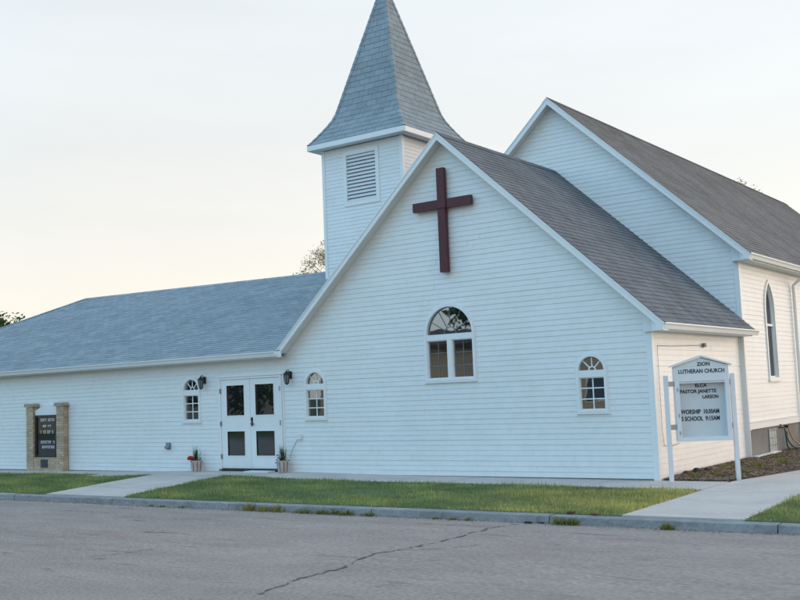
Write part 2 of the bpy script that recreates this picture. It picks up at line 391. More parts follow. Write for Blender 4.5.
# lawn outlines (from the photograph, laid on the ground)
def P2(u, v): p = pix(u, v); return (p.x, p.y)
KY = -4.735
wl_far = P2(152, 475.3); wl_near = P2(50, 494); wr_near = P2(125, 497.5); wr_mid = P2(200, 481); wr_far = P2(223, 476.8)
lawn_left = [(-45, KY), (wl_near[0], KY), wl_far, P2(97, 477.6), P2(80, 476.6), P2(98, 475.2), P2(40, 474.4), (-20, -1.25), (-45, -1.2)]
lawn_mid = [(wr_near[0], KY), (1.36, KY), (1.25, -1.45), (-0.6, -1.27), (-4.7, -1.33), (-7, -1.35), (wr_far[0] + .45, wr_far[1] - .02), wr_far, wr_mid]
lawn_right = [(2.98, KY), (30, KY), (30, -1.75), (2.86, -1.8)]
def inside(p, poly):
    x, y = p; c = False; n = len(poly)
    for i in range(n):
        (x0, y0), (x1, y1) = poly[i], poly[(i + 1) % n]
        if (y0 > y) != (y1 > y) and x < (x1 - x0) * (y - y0) / (y1 - y0) + x0: c = not c
    return c
def earcut(poly, name, m, off, kind='structure', parent=None):
    """a lawn body: the outline as a slab following the ground"""
    b = B(); n = len(poly)
    vs = [(x, y, gz(x, y) + off) for x, y in poly] + [(x, y, -0.15) for x, y in poly]
    b.add(vs, [tuple(range(n))] + [(i, i + n, (i + 1) % n + n, (i + 1) % n) for i in range(n)])
    return tag(build(name, b, m, parent), kind=kind)
earcut(lawn_left, 'lawn_left', 'soil', 0.012); earcut(lawn_mid, 'lawn_middle', 'soil', 0.012); earcut(lawn_right, 'lawn_right', 'soil', 0.012)

def edge_dist(x, y, poly):
    dmin = 9
    for i in range(len(poly)):
        (ax, ay), (bx, by) = poly[i], poly[(i + 1) % len(poly)]
        dx, dy = bx - ax, by - ay; t = max(0, min(1, ((x - ax) * dx + (y - ay) * dy) / (dx * dx + dy * dy)))
        dmin = min(dmin, math.hypot(x - ax - t * dx, y - ay - t * dy))
    return dmin
def grass(poly, dens, name, label, bounds, dryf):
    b = B(); x0, x1, y0, y1 = bounds
    n = int(dens * (x1 - x0) * (y1 - y0)); V = []; F = []; T = []
    for _ in range(n):
        x = U(x0, x1); y = U(y0, y1)
        ok = inside((x, y), poly)
        if not ok:
            if rnd() > .6 or edge_dist(x, y, poly) > .05 * rnd() or y < KY - .01: continue
        patch = math.sin(x * 2.1 + 1.3 * math.sin(y * 1.7)) * math.sin(y * 2.9 + x * .6)
        h = (U(.020, .055) if rnd() > .06 else U(.06, .105)) * (1 + .35 * patch); w = U(.004, .008); a = U(0, 6.283); lx, ly = U(-.03, .03), U(-.03, .03)
        z = gz(x, y) + .008; i = len(V); ca, sa = math.cos(a) * w, math.sin(a) * w
        V += [(x - ca, y - sa, z), (x + ca, y + sa, z), (x + lx, y + ly, z + h)]; F.append((i, i + 1, i + 2))
        d = min(1, max(0, dryf(x, y) + U(-.3, .3) + .22 * patch + (.5 if rnd() < .07 else 0))); k = U(.6, 1.35) * (1 + .16 * patch) * (1 + .10 * math.sin(x * 5.3 + y * 3.1) * math.sin(y * 7.7 - x * 1.9))
        c = (k * (1 + 1.5 * d), k * (1 + .62 * d), k * (1 + .25 * d)); T += [c, c, c]
    b.v, b.f, b.t = V, F, T
    o = build(name, b, 'grass', tint=True); tag(o, label, 'grass', kind='stuff'); return o
def dry_mid(x, y):
    e = math.exp(-((x - .2) / 1.5) ** 2 - ((y + 3.0) / 1.5) ** 2) * .62
    return e + (.25 if x > -1.5 else 0.0) * max(0, 1 - edge_dist(x, y, lawn_mid) / .35) + .05
grass(lawn_mid, 3000, 'grass_middle', 'short green grass strip between the two concrete walks, yellowing at its corner', (-10.5, 1.4, KY, -.5), dry_mid)
grass(lawn_left, 2200, 'grass_left', 'short green grass in front of the brick sign', (-26, wl_near[0] + .1, KY, -.3), lambda x, y: .03)
grass(lawn_right, 2600, 'grass_right', 'short green grass beside the wide corner walk', (2.8, 8, KY, -1.7), lambda x, y: .30)

# pavement: bed with separate slabs
bed = B()
def slab_quad(pts, parent, off=0.02, dz=0.0, gap=0.007, m='concrete', name='concrete_slab'):
    c = (sum(p[0] for p in pts) / 4, sum(p[1] for p in pts) / 4)
    q = []
    for p in pts:
        dx, dy = c[0] - p[0], c[1] - p[1]; q.append((p[0] + math.copysign(min(gap, abs(dx)), dx), p[1] + math.copysign(min(gap, abs(dy)), dy)))
    b = B(); n = len(q)
    b.add([(x, y, gz(x, y) + off + dz) for x, y in q] + [(x, y, gz(x, y) - 0.12) for x, y in q], [tuple(range(n)), tuple(range(2 * n - 1, n - 1, -1))] + [(i, i + n, (i + 1) % n + n, (i + 1) % n) for i in range(n)])
    return build(name, b, m, parent)
X = [-46 + i * 1.0 for i in range(60)]
bv = []; bf = []
for i, x in enumerate(X):
    bv += [(x, -4.735, gz(x, -4.735) - .012), (x, -1.3, gz(x, -1.3) - .012), (x, 0.14, gz(x, 0) - .012)]
for i in range(len(X) - 1):
    for k in (0, 1): bf.append((i * 3 + k, (i + 1) * 3 + k, (i + 1) * 3 + k + 1, i * 3 + k + 1))
bed.add(bv, bf)
# run beside the church
bed.box(1.2, 14, 0.14, 45, -0.14, -0.012)
walk = tag(build('pavement', bed, 'joint'), kind='structure')
# strip along the front wall
edge = [(-46, -1.2), (-20, -1.25), P2(40, 474.4), P2(98, 475.2), (wl_far[0], wl_far[1]), (wr_far[0], wr_far[1]), (-7, -1.35), (-4.7, -1.33), (-.6, -1.27), (1.25, -1.45), (9, -1.5)]
def ey(x):
    for (a, ya), (b_, yb) in zip(edge, edge[1:]):
        if a <= x <= b_: return ya + (yb - ya) * (x - a) / (b_ - a)
    return -1.3
x = -40.0
xs = []
while x < 1.3: xs.append(x); x += 1.45
xs.append(1.22)
for a, c in zip(xs, xs[1:]):
    if c - a > .3: slab_quad([(a, ey(a)), (c, ey(c)), (c, 0.05), (a, 0.05)], walk, dz=U(-.002, .002))
# walk to the door, slanting
for i in range(3):
    t0, t1 = i / 3, (i + 1) / 3
    lp = lambda p, q, t: (p[0] + (q[0] - p[0]) * t, p[1] + (q[1] - p[1]) * t)
    l0 = (wl_near[0], KY); r0 = (wr_near[0], KY)
    slab_quad([lp(l0, wl_far, t0), lp(r0, wr_far, t0), lp(r0, wr_far, t1), lp(l0, wl_far, t1)], walk, off=.018, dz=U(-.002, .002))
# small concrete wedge by the left lawn
slab_quad([P2(80, 476.6), P2(97, 477.6), wl_far, P2(98, 475.2)], walk, off=.016)
# corner walk to the kerb and the run beside the church
slab_quad([(1.36, KY), (2.98, KY), (2.93, -3.25), (1.31, -3.2)], walk, dz=.001)
slab_quad([(1.31, -3.2), (2.93, -3.25), (2.87, -1.62), (1.26, -1.6)], walk, dz=-.001)
def bx_edge(y): return 1.22 if y < .35 else min(1.9, 1.27 + (y - .35) * .21)
rows = [-1.6, 0.1, 1.75, 3.4, 5.05, 6.7, 8.35, 10, 11.65, 13.3, 15, 17, 19, 21, 23, 25]
for a, c in zip(rows, rows[1:]):
    for k in range(3):
        xa = [bx_edge(a), 2.9, 4.5, 6.1]; xc = [bx_edge(c), 2.9, 4.5, 6.1]
        if a < 0: xa[0] = 1.24; xc[0] = 1.24
        if k == 2 and a > 0: continue
        slab_quad([(xa[k], a), (xa[k + 1], a), (xc[k + 1], c), (xc[k], c)], walk, dz=U(-.002, .002))
b = B(); b.add([(4.5, 0.1, .012), (40, -1.6, .012), (40, 40, .012), (4.5, 40, .012)], [(0, 1, 2, 3)])
tag(build('lawn_side', b, 'soil'), kind='structure')

# ================================================================== the church (one building)
church = thing('church', (-8, 0, 0), 'white clapboard church with grey shingle roofs, a flared steeple and low left wing', 'church')
FR_FRONT = lambda y0: (lambda s, z, d: (s, y0 - d, z))       # wall facing -Y, d = outward
FR_SIDE = lambda x0: (lambda s, z, d: (x0 + d, s, z))        # wall facing +X

class Opening:
    def __init__(s, c, hw, z0, zs, rise=0.0, pointed=False): s.c, s.hw, s.z0, s.zs, s.rise, s.pt = c, hw, z0, zs, rise, pointed
    def top(s): return s.zs + s.rise
    def half(s, z):
        if z < s.z0 - 1e-6 or z > s.top() + 1e-6: return 0.0
        if z <= s.zs or s.rise <= 0: return s.hw
        t = (z - s.zs) / s.rise
        if t >= 1: return 0.0
        if s.pt:
            Rr = (s.rise ** 2 + s.hw ** 2) / (2 * s.hw); return max(0, math.sqrt(max(0, Rr * Rr - (z - s.zs) ** 2)) - (Rr - s.hw))
        return s.hw * math.sqrt(1 - t * t)
    def outline(s, grow=0.0, bot=None, n=14):
        """closed polygon, anticlockwise"""
        o = Opening(s.c, s.hw + grow, s.z0 - (grow if bot is None else bot), s.zs, s.rise + grow if s.rise > 0 else 0, s.pt)
        if s.rise <= 0: o.zs = s.zs + grow
        pts = [(o.c - o.hw, o.z0), (o.c + o.hw, o.z0)]
        if s.rise <= 0: return pts + [(o.c + o.hw, o.zs), (o.c - o.hw, o.zs)]
        if s.pt:
            for i in range(n): z = o.zs + o.rise * i / n; pts.append((o.c + o.half(z), z))
            pts.append((o.c, o.top()))
            for i in range(n - 1, -1, -1): z = o.zs + o.rise * i / n; pts.append((o.c - o.half(z), z))
        else:
            for i in range(2 * n + 1):
                w = math.pi * i / (2 * n); pts.append((o.c + o.hw * math.cos(w), o.zs + o.rise * math.sin(w)))
        return pts

EXPO = 0.1016
def siding(parent, fr, left, right, zlo, zhi, openings=(), lip=0.0125, breaks=(), joined=False):
    """overlapping clapboard courses, each piece its own board; left(z), right(z) bound the wall"""
    k = 0; z0 = zlo; JB = B()
    while z0 < zhi - 0.01:
        z1 = min(z0 + EXPO, zhi)
        zsamp = {z0, z1}
        ops = [o for o in openings if o.z0 < z1 and o.top() > z0]
        for o in ops:
            for q in (o.z0, o.top()):
                if z0 < q < z1: zsamp |= {q - 1e-4, q + 1e-4}
            if o.rise > 0 and o.top() > o.zs:
                for i in range(1, 5):
                    zsamp.add(z0 + (z1 - z0) * i / 5)
                zsamp.add(min(max(o.zs, z0), z1))
        for q in breaks:
            if z0 < q < z1: zsamp.add(q)
        zs = sorted(zsamp)
        ops.sort(key=lambda o: o.c)
        bounds = [left] + [None] * 0
        prevf = left
        pieces = []
        for o in ops:
            pieces.append((prevf, (lambda z, o=o: o.c - o.half(z)))); prevf = (lambda z, o=o: o.c + o.half(z))
        pieces.append((prevf, right))
        cut = []
        if not joined:
            for lf, rf in pieces:
                a, c = lf(zs[0]), rf(zs[0])
                if c - a < 4.4 or max(abs(lf(zs[-1]) - a), abs(rf(zs[-1]) - c)) > .3 and c - a < 5.2: cut.append((lf, rf)); continue
                q = a + 1.2 + 2.4 * random.random(); prev = lf
                while q < c - .9:
                    cut.append((prev, (lambda z, q=q: q - .0015))); prev = (lambda z, q=q: q + .0015); q += 3.66
                cut.append((prev, rf))
            pieces = cut
        for lf, rf in pieces:
            lp = [(lf(z), z) for z in zs]; rp = [(rf(z), z) for z in zs]
            if max(r[0] - l[0] for l, r in zip(lp, rp)) < 0.01: continue
            zt = [(z) for z in zs]
            poly = [rp[0]] + rp[1:] + lp[::-1]
            # drop degenerate duplicates
            cl = []
            for p in poly:
                if not cl or abs(p[0] - cl[-1][0]) + abs(p[1] - cl[-1][1]) > 1e-7: cl.append(p)
            if abs(cl[0][0] - cl[-1][0]) + abs(cl[0][1] - cl[-1][1]) < 1e-7: cl.pop()
            if len(cl) < 3: continue
            n = len(cl); b = JB if joined else B()
            wob = U(-.0016, .0016); tlt = U(-.0012, .0012)
            front = [fr(p[0], p[1], lip - (lip - .004) * (p[1] - z0) / EXPO + wob + tlt * (1 if p[0] > cl[-1][0] + .3 else -1)) for p in cl]
            back = [fr(p[0], p[1], -.004) for p in cl]
            b.add(front + back, [tuple(range(n)), tuple(range(2 * n - 1, n - 1, -1))] + [(i, i + n, (i + 1) % n + n, (i + 1) % n) for i in range(n)])
            if not joined: build('siding_board', b, 'siding', parent)
        z0 = z1
    if joined: build('siding_boards', JB, 'siding', parent)['kind'] = 'stuff'

def window(op, fr, frame=0.05, proud=0.034, depth=0.058, gl='glass', label=None, divide=None, transom=None, mull=None, fan=0, grid=None, sill=True, muntw=0.011, gdepth=-.034, gm='trim'):
    """frame ring, panes split by transom and mullion, muntin bars; window > frame, pane, muntin"""
    fb = B(); fb.ring(op.outline(frame), op.outline(0), proud, -depth, fr)
    w = build('window', fb, 'trim', church)
    # thin outer bead of the surround
    bb = B(); bb.ring(op.outline(frame + .022), op.outline(frame + .001), proud - .010, -.005, fr); build('surround', bb, 'trim', w)
    if transom:
        tb = B(); hw = op.hw - .001; tb.prism([(op.c - hw, transom[0]), (op.c + hw, transom[0]), (op.c + hw, transom[1]), (op.c - hw, transom[1])], proud - .006, -depth + .004, fr)
        build('transom', tb, 'trim', w)
    zt = transom[0] if transom else op.zs
    segs = [(op.c - op.hw, op.c + op.hw)]
    if mull:
        segs = [(op.c - op.hw, op.c - mull), (op.c + mull, op.c + op.hw)]
        mb = B(); mb.prism([(op.c - mull, op.z0), (op.c + mull, op.z0), (op.c + mull, zt), (op.c - mull, zt)], proud - .008, -depth + .004, fr); build('mullion', mb, 'trim', w)
    if transom or op.rise == 0:
        for a, c in segs:
            g = B(); g.prism([(a - .004, op.z0 - .004), (c + .004, op.z0 - .004), (c + .004, zt + .004), (a - .004, zt + .004)], gdepth, gdepth - .01, fr)
            build('pane', g, gl, w)
            # sash
            sb = B(); q = .018
            sb.ring([(a + .0005, op.z0 + .0005), (c - .0005, op.z0 + .0005), (c - .0005, zt - .0005), (a + .0005, zt - .0005)], [(a + q, op.z0 + q), (c - q, op.z0 + q), (c - q, zt - q), (a + q, zt - q)], proud - .03, gdepth - .004, fr)
            build('sash', sb, 'trim', w)
            if grid:
                nx, nz = grid; z0, z1 = op.z0, zt
                for i in range(1, nx):
                    xx = a + (c - a) * i / nx; mb = B(); mb.prism([(xx - muntw, z0), (xx + muntw, z0), (xx + muntw, z1), (xx - muntw, z1)], gdepth + .008, gdepth + .001, fr); build('muntin', mb, gm, w)
                for i in range(1, nz):
                    zz = z0 + (z1 - z0) * i / nz; mb = B(); mb.prism([(a, zz - muntw), (c, zz - muntw), (c, zz + muntw), (a, zz + muntw)], gdepth + .0095, gdepth + .0012, fr); build('muntin', mb, gm, w)
        if transom:
            o2 = Opening(op.c, op.hw, transom[1], max(op.zs, transom[1]), op.rise, op.pt)
            g = B(); g.prism(o2.outline(.003), gdepth, gdepth - .01, fr); build('pane', g, gl, w)
            if fan:
                mb = None
                hub = op.hw * .26; zc = o2.zs
                for i in range(1, fan):
                    an = math.pi * i / fan; dx, dz = math.cos(an), math.sin(an); px, pz = -dz * muntw, dx * muntw
                    r1 = op.hw * .985
                    mb = B(); mb.prism([(op.c + dx * hub - px, zc + dz * hub - pz), (op.c + dx * r1 - px, zc + dz * r1 * op.rise / op.hw - pz), (op.c + dx * r1 + px, zc + dz * r1 * op.rise / op.hw + pz), (op.c + dx * hub + px, zc + dz * hub + pz)], gdepth + .009, gdepth + .001, fr)
                    build('muntin', mb, gm, w)
                hb = B(); hb.ring([(op.c + math.cos(math.pi * i / 10) * (hub + muntw), zc + math.sin(math.pi * i / 10) * (hub + muntw)) for i in range(11)], [(op.c + math.cos(math.pi * i / 10) * (hub - muntw), zc + math.sin(math.pi * i / 10) * (hub - muntw)) for i in range(11)], gdepth + .0105, gdepth + .0012, fr, closed=False)
                build('muntin', hb, gm, w)
    else:
        g = B(); g.prism(op.outline(.003), gdepth, gdepth - .01, fr); build('pane', g, gl, w)
    if sill:
        sb = B(); hw = op.hw + frame + .03; sb.prism([(op.c - hw, op.z0 - frame - .030), (op.c + hw, op.z0 - frame - .030), (op.c + hw, op.z0 - frame - .0225), (op.c - hw, op.z0 - frame - .0225)], proud + .012, -.003, fr); build('sill', sb, 'trim', w)
    if label: w['label'] = label
    return w

# ------------------------------------------------ dimensions
AX0, AX1, AC = -8.34, 0.0, -4.17              # annex (gabled front)
RZ, EZ, EX = 6.965, 2.79, 0.36                # ridge, eave edge height, eave overhang
WL = -27.9                                    # wing left end
SL = (RZ - EZ) / (4.17 + EX)                  # slope
CHY = 4.95; CX0, CX1, CC = -8.40, 0.08, -4.16 # church body
CRZ, CEZ, CEX = 8.735, 4.44, 0.43
CSL = (CRZ - CEZ) / (CEX + 4.16)
CBACK = 24.9
TX0, TX1, TY0 = -11.218, -8.487, 4.65; TW = TX1 - TX0; TY1 = TY0 + TW; TZ = 8.60

frf = FR_FRONT(0.0)
sm = [Opening(x, .252, 1.289, 2.015, .25) for x in (-1.179, -7.817, -11.743)]
bigw = Opening(-4.245, .5435, 1.992, 2.885, .552)
door_op = Opening(-9.798, 0.995, 0.12, 2.266)
ops = sm + [bigw]
opsg = [Opening(o.c, o.hw + .03, o.z0 - .03, o.zs, o.rise + .03) for o in ops] + [door_op]

# front wall: wing and gabled annex share one plane
b = B(); b.prism([(WL, -.14), (-.06, -.14), (-.06, 2.70), (AC, 6.62), (AX0, 2.72), (WL, 2.72)], -.06, -.22, frf)
fwall = build('front_wall', b, 'siding', church)
ztop = lambda x: RZ - .10 - SL * abs(x - AC)
def gl_(z):   # left bound of gable at z
    return WL + .09 if z < 2.72 else AC - (RZ - .10 - z) / SL
def gr_(z):
    return -.085 if z < ztop(-.085) else AC + (RZ - .10 - z) / SL
siding(fwall, frf, gl_, gr_, 0.05, RZ - .14, opsg, breaks=(2.7199, 2.7201, ztop(-.085)))
b = B(); b.prism([(WL, -.14), (-.02, -.14), (-.02, .053), (WL, .053)], .004, -.055, frf); build('foundation', b, 'foundation', church)
# corner boards
def corner_board(x0, x1, y0, y1, z0, z1):
    b = B(); b.box(x0, x1, y0, y1, z0, z1); build('corner_board', b, 'trim', church)
corner_board(-.088, .026, -.026, -.001, .0, 2.69); corner_board(.001, .0262, -.0005, .085, .0, 2.66)
corner_board(WL - .02, WL + .085, -.026, -.001, .05, 2.70)

# annex side wall
frs = FR_SIDE(0.0)
b = B(); b.box(-.22, -.06, .05, CHY, -.14, 2.7); aside = build('annex_side_wall', b, 'siding', church)
siding(aside, frs, lambda z: .086, lambda z: CHY - .075, 0.0, 2.64)
corner_board(.001, .026, CHY - .074, CHY - .002, 0.0, 2.64)
b = B(); b.box(.003, .016, .09, CHY - .08, 2.575, 2.66); build('frieze_board', b, 'trim', church)

# windows of the front
window(bigw, frf, .055, transom=(2.768, 2.885), mull=.055, fan=6, grid=(2, 3), muntw=.0065, gm='gridbar', label='large half-round window over two sashes')
for o in sm: window(o, frf, .048, transom=(1.885, 2.015), fan=4, grid=(2, 3), muntw=.011)

# double door
db = B(); db.ring(Opening(-9.798, .965, .125, 2.236).outline(.03, 0.0), Opening(-9.798, .965, .125, 2.236).outline(-.022, 0.0), .034, -.058, frf)
door = build('double_door', db, 'trim', church)
for sgn in (-1, 1):
    xa, xb = (-10.738, -9.802) if sgn < 0 else (-9.794, -8.858)
    pa, pb = (-10.545, -9.985) if sgn < 0 else (-9.625, -9.055)
    lb = B()
    za, zb_ = .150, 2.210
    zc = [za, .44, 1.00, 1.37, 2.07, zb_]
    # leaf built round its two lights
    for (u0, u1, w0, w1) in ((xa, pa, za, zb_), (pb, xb, za, zb_), (pa, pb, zc[0], zc[1]), (pa, pb, zc[2], zc[3]), (pa, pb, zc[4], zc[5])):
        lb.prism([(u0, w0), (u1, w0), (u1, w1), (u0, w1)], .012, -.034, frf)
    leaf = build('door_leaf', lb, 'trim', door)
    for w0, w1 in ((.44, 1.00), (1.37, 2.07)):
        g = B(); g.prism([(pa - .003, w0 - .003), (pb + .003, w0 - .003), (pb + .003, w1 + .003), (pa - .003, w1 + .003)], -.012, -.022, frf)
        build('door_pane', g, 'doorglass', door)
        rb = B(); rb.ring([(pa - .024, w0 - .024), (pb + .024, w0 - .024), (pb + .024, w1 + .024), (pa - .024, w1 + .024)], [(pa, w0), (pb, w0), (pb, w1), (pa, w1)], .021, -.011, frf); build('pane_moulding', rb, 'trim', door)
    for hz in (.42, 1.18, 1.95):
        hx = xa - .006 if sgn < 0 else xb + .006
        hb = B(); hb.prism([(hx - .018, hz - .055), (hx + .018, hz - .055), (hx + .018, hz + .055), (hx - .018, hz + .055)], .0405, .011, frf); build('hinge', hb, 'greyplastic' if sgn < 0 else 'steel', door)
hb = B(); hb.prism([(-9.772, 1.12), (-9.722, 1.12), (-9.722, 1.32), (-9.772, 1.32)], .022, .011, frf); hb.tube([(-9.747, -.02, 1.17), (-9.747, -.065, 1.17), (-9.70, -.07, 1.168), (-9.63, -.07, 1.165)], .012, 6); hb.tube([(-9.747, -.02, 1.275), (-9.747, -.045, 1.275)], .022, 8)
build('door_handle', hb, 'blackmetal', door)
tb = B(); tb.box(-10.77, -8.83, -.10, -.001, .100, .126); build('threshold', tb, 'rubber', door)
# head drip cap
hb = B(); hb.box(-10.82, -8.775, -.052, -.001, 2.268, 2.285); build('drip_cap', hb, 'trim', door)
jb = B(); jb.box(-8.768, -8.742, -.03, -.001, .13, 2.30); build('side_channel', jb, 'trim', door)

# ------------------------------------------------ roofs
def shingles(parent, P, nrm, vlen, umin, umax, m, expo=.142, tabw=.305, thick=.011, name='shingles', single=False, lift=.0, seed=1, tv=.10):
    """tabs laid in courses over the surface P(u,v); joined unless single"""
    rg = random.Random(seed); b = B(); v = 0.0; r = 0; cnt = 0
    while v < vlen - .01:
        v1 = min(v + expo + .012, vlen); va = v
        off = (r % 2) * tabw * .5 + rg.uniform(-.02, .02)
        ua, ub = umin(v), umax(v); u = math.floor((ua - off) / tabw) * tabw + off
        rowt = rg.uniform(.96, 1.04)
        while u < ub:
            a0, a1 = max(u + .004, umin(v)), min(u + tabw - .004, umax(v)); b0, b1 = max(u + .004, umin(v1)), min(u + tabw - .004, umax(v1))
            if a1 - a0 > .02 and b1 - b0 > -.03:
                if b1 < b0: b0 = b1 = (b0 + b1) / 2
                lo = thick * rg.uniform(.85, 1.25); n = nrm
                q = [P(a0, v), P(a1, v), P(b1, v1), P(b0, v1)]
                nn = n(u, v) if callable(n) else n
                vs = [q[0] + nn * lo, q[1] + nn * lo, q[2] + nn * .001, q[3] + nn * .001, q[0] - nn * .003, q[1] - nn * .003, q[2] - nn * .003, q[3] - nn * .003]
                k = rowt * rg.uniform(1 - tv, 1 + tv); c = (k * rg.uniform(.985, 1.015), k, k * rg.uniform(.985, 1.02))
                fs = [(0, 1, 2, 3), (0, 4, 5, 1), (1, 5, 6, 2), (3, 7, 4, 0)]
                if single:
                    sb = B(); sb.add(vs, fs + [(7, 6, 5, 4)], c); build('shingle', sb, m, parent, tint=True)
                else: b.add(vs, fs, c)
                cnt += 1
            u += tabw
        v += expo; r += 1
    if not single:
        o = build(name, b, m, parent, tint=True); o['kind'] = 'stuff'
    return cnt
def slope(cx, rz, ex, ez, y0, y1, sgn, mname, parent, under='underlay', th=.09, ymaxf=None, seed=1):
    """one roof slope of a ridge along Y"""
    run = abs(ex - cx); ln = math.hypot(run, rz - ez)
    vd = Vector((-(ex - cx) / ln, 0, (rz - ez) / ln)); nn = Vector((sgn * (rz - ez) / ln, 0, run / ln))
    E0 = Vector((ex, 0, ez))
    P = lambda u, v: E0 + vd * v + Vector((0, u, 0))
    db = B()
    q = [P(y0 + .01, .01), P(y1 - .01, .01), P(y1 - .01, ln), P(y0 + .01, ln)]
    db.add([p - nn * .004 for p in q] + [p - nn * th for p in q], [(0, 1, 2, 3), (7, 6, 5, 4), (0, 4, 5, 1), (1, 5, 6, 2), (2, 6, 7, 3), (3, 7, 4, 0)])
    deck = build('roof_deck', db, 'soffit', parent)
    shingles(parent, P, nn, ln, lambda v: y0, (lambda v: y1) if ymaxf is None else ymaxf, mname, seed=seed)
    # ridge cap strip on this side
    return P, nn, ln
# annex roof
FY = -.26
rb = B(); rb.box(AC - .05, AC + .05, .1, CHY, RZ - .2, RZ - .12); aroof = build('annex_roof', rb, 'soffit', church)
slope(AC, RZ, EX, EZ, FY - .02, 4.93, 1, 'shingle_dark', aroof, seed=3)
slope(AC, RZ, 2 * AC - EX, EZ, FY - .02, 4.93, -1, 'shingle_dark', aroof, seed=4)
def ridge_caps(cx, rz, sl, y0, y1, m, parent, wd=.14, seed=2):
    rg = random.Random(seed); y = y0; b = B()
    while y < y1:
        e = min(y + .30, y1); k = rg.uniform(.85, 1.15); c = (k, k, k)
        for s in (-1, 1):
            q = [(cx, y, rz + .018), (cx + s * wd, y, rz + .018 - sl * wd + .006), (cx + s * wd, e, rz + .010 - sl * wd + .004), (cx, e, rz + .008)]
            b.add(q, [(0, 1, 2, 3)] if s > 0 else [(3, 2, 1, 0)], c)
        y += .142
    o = build('ridge_caps', b, m, parent, tint=True); o['kind'] = 'stuff'
ridge_caps(AC, RZ, SL, FY - .02, 4.93, 'shingle_dark', aroof)
def rake(cx, rz, xe, ez, sl, y, parent, w=.108, t=.028):
    """one barge board: from the ridge down to a plumb cut at the eave"""
    s = 1 if xe > cx else -1
    pts = [(cx, rz - .008), (xe, ez - .008), (xe, ez - .145), (xe - s * .14, ez - .145), (xe - s * .14, ez - .008 - w * math.hypot(1, sl) + sl * .14), (cx, rz - .008 - w * math.hypot(1, sl))]
    b = B(); b.prism(pts if s < 0 else pts[::-1], y - t, y, lambda a, z, d: (a, d, z)); build('barge_board', b, 'trim', parent)
    # thin drip strip on top
    b = B(); p2 = [(cx, rz - .002), (xe, ez - .002), (xe, ez - .032), (cx, rz - .032)]
    b.prism(p2, y - t - .012, y - t - .0005, lambda a, z, d: (a, d, z)); build('drip_edge', b, 'trim', parent)
for xe in (EX, 2 * AC - EX): rake(AC, RZ, xe, EZ, SL, FY, aroof)
def gutter_y(x, y0, y1, z, parent):
    """gutter along Y on the right side"""
    pts = [(x - .09, z - .008), (x - .09, z - .115), (x - .03, z - .125), (x - .012, z - .06), (x + .012, z - .03), (x + .012, z - .008), (x, z - .008), (x - .004, z - .03), (x - .03, z - .05), (x - .085, z - .05)]
    b = B(); b.prism(pts, y0, y1, lambda a, zz, d: (a, d, zz)); build('gutter', b, 'trim', parent)
gutter_y(EX + .03, FY + .004, 5.12, EZ, aroof)
b = B(); b.box(.27, .295, FY + .004, CHY, EZ - .14, EZ - .03); build('fascia', b, 'trim', aroof)
b = B(); b.box(.005, .272, .0, CHY, EZ - .135, EZ - .12); build('soffit_panel', b, 'soffit', aroof)

def eave_return(xw, xe, ez, sl, y0, y1, parent):
    s = 1 if xe > xw else -1; d = abs(xe - xw)
    for x0, x1, ya, yb in ((xw + s * .235, xe - s * .012, y0, y1), (xw, xw + s * .234, y1 - .05, y1 - .001)):
        zt = lambda x: min(ez - .03 + sl * abs(xe - x) - .07, ez + sl * abs(xe - x) - .03)
        pts = [(x0, ez - .146), (x1, ez - .146), (x1, zt(x1)), (x0, zt(x0))]
        b = B(); b.prism(pts if s > 0 else pts[::-1], ya, yb, lambda a, z, dd: (a, dd, z)); build('eave_return', b, 'trim', parent)
eave_return(-.095, EX, EZ, SL, FY + .006, -.027, aroof)
# wing roof
YR = 5.3; WRX = -22.55; WZL, WZR = 5.44, 5.27; WEY = -.30
wrb = B(); wrb.box(-20, -12, YR - .05, YR + .05, 4.9, 5.0); wroof = build('wing_roof', wrb, 'soffit', church)
wl_eave = WRX - (YR - WEY)
def wing_ridge_z(x): return WZL + (WZR - WZL) * (x - WRX) / (-11.2 - WRX)
wln = math.hypot(YR - WEY, 5.35 - EZ)
def PW(u, v):
    t = v / wln; zr = wing_ridge_z(max(u, WRX)); return Vector((u, WEY + (YR - WEY) * t, EZ + (zr - EZ) * t))
wn = Vector((0, -(5.35 - EZ), YR - WEY)).normalized()
vx = 2 * AC - EX
def wumax(v):   # valley against the annex slope
    t = v / wln; z = EZ + (5.27 - EZ) * t; return AC - (RZ - z) / SL + .12
def wumin(v): return wl_eave + (WRX - wl_eave) * v / wln
dq = [PW(wl_eave, .01), PW(vx, .01), PW(wumax(wln), wln), PW(WRX, wln)]
db = B(); db.add([p - wn * .004 for p in dq] + [p - wn * .09 for p in dq], [(0, 1, 2, 3), (7, 6, 5, 4), (0, 4, 5, 1), (1, 5, 6, 2), (2, 6, 7, 3), (3, 7, 4, 0)])
build('roof_deck', db, 'soffit', wroof)
shingles(wroof, PW, wn, wln, wumin, wumax, 'shingle', seed=9)
# hidden faces of the wing: hip end and back slope
db = B(); A_ = Vector((wl_eave, WEY, EZ)); Bc = Vector((wl_eave, 2 * YR - WEY, EZ)); Rl = Vector((WRX, YR, WZL)); Rr = Vector((-8.5, YR, 5.24)); Br = Vector((-8.5, 2 * YR - WEY, EZ))
db.add([A_, Rl, Bc, Rr, Br], [(0, 1, 2), (1, 3, 4, 2)], (1, 1, 1)); build('back_slope', db, 'shingle', wroof, tint=True)
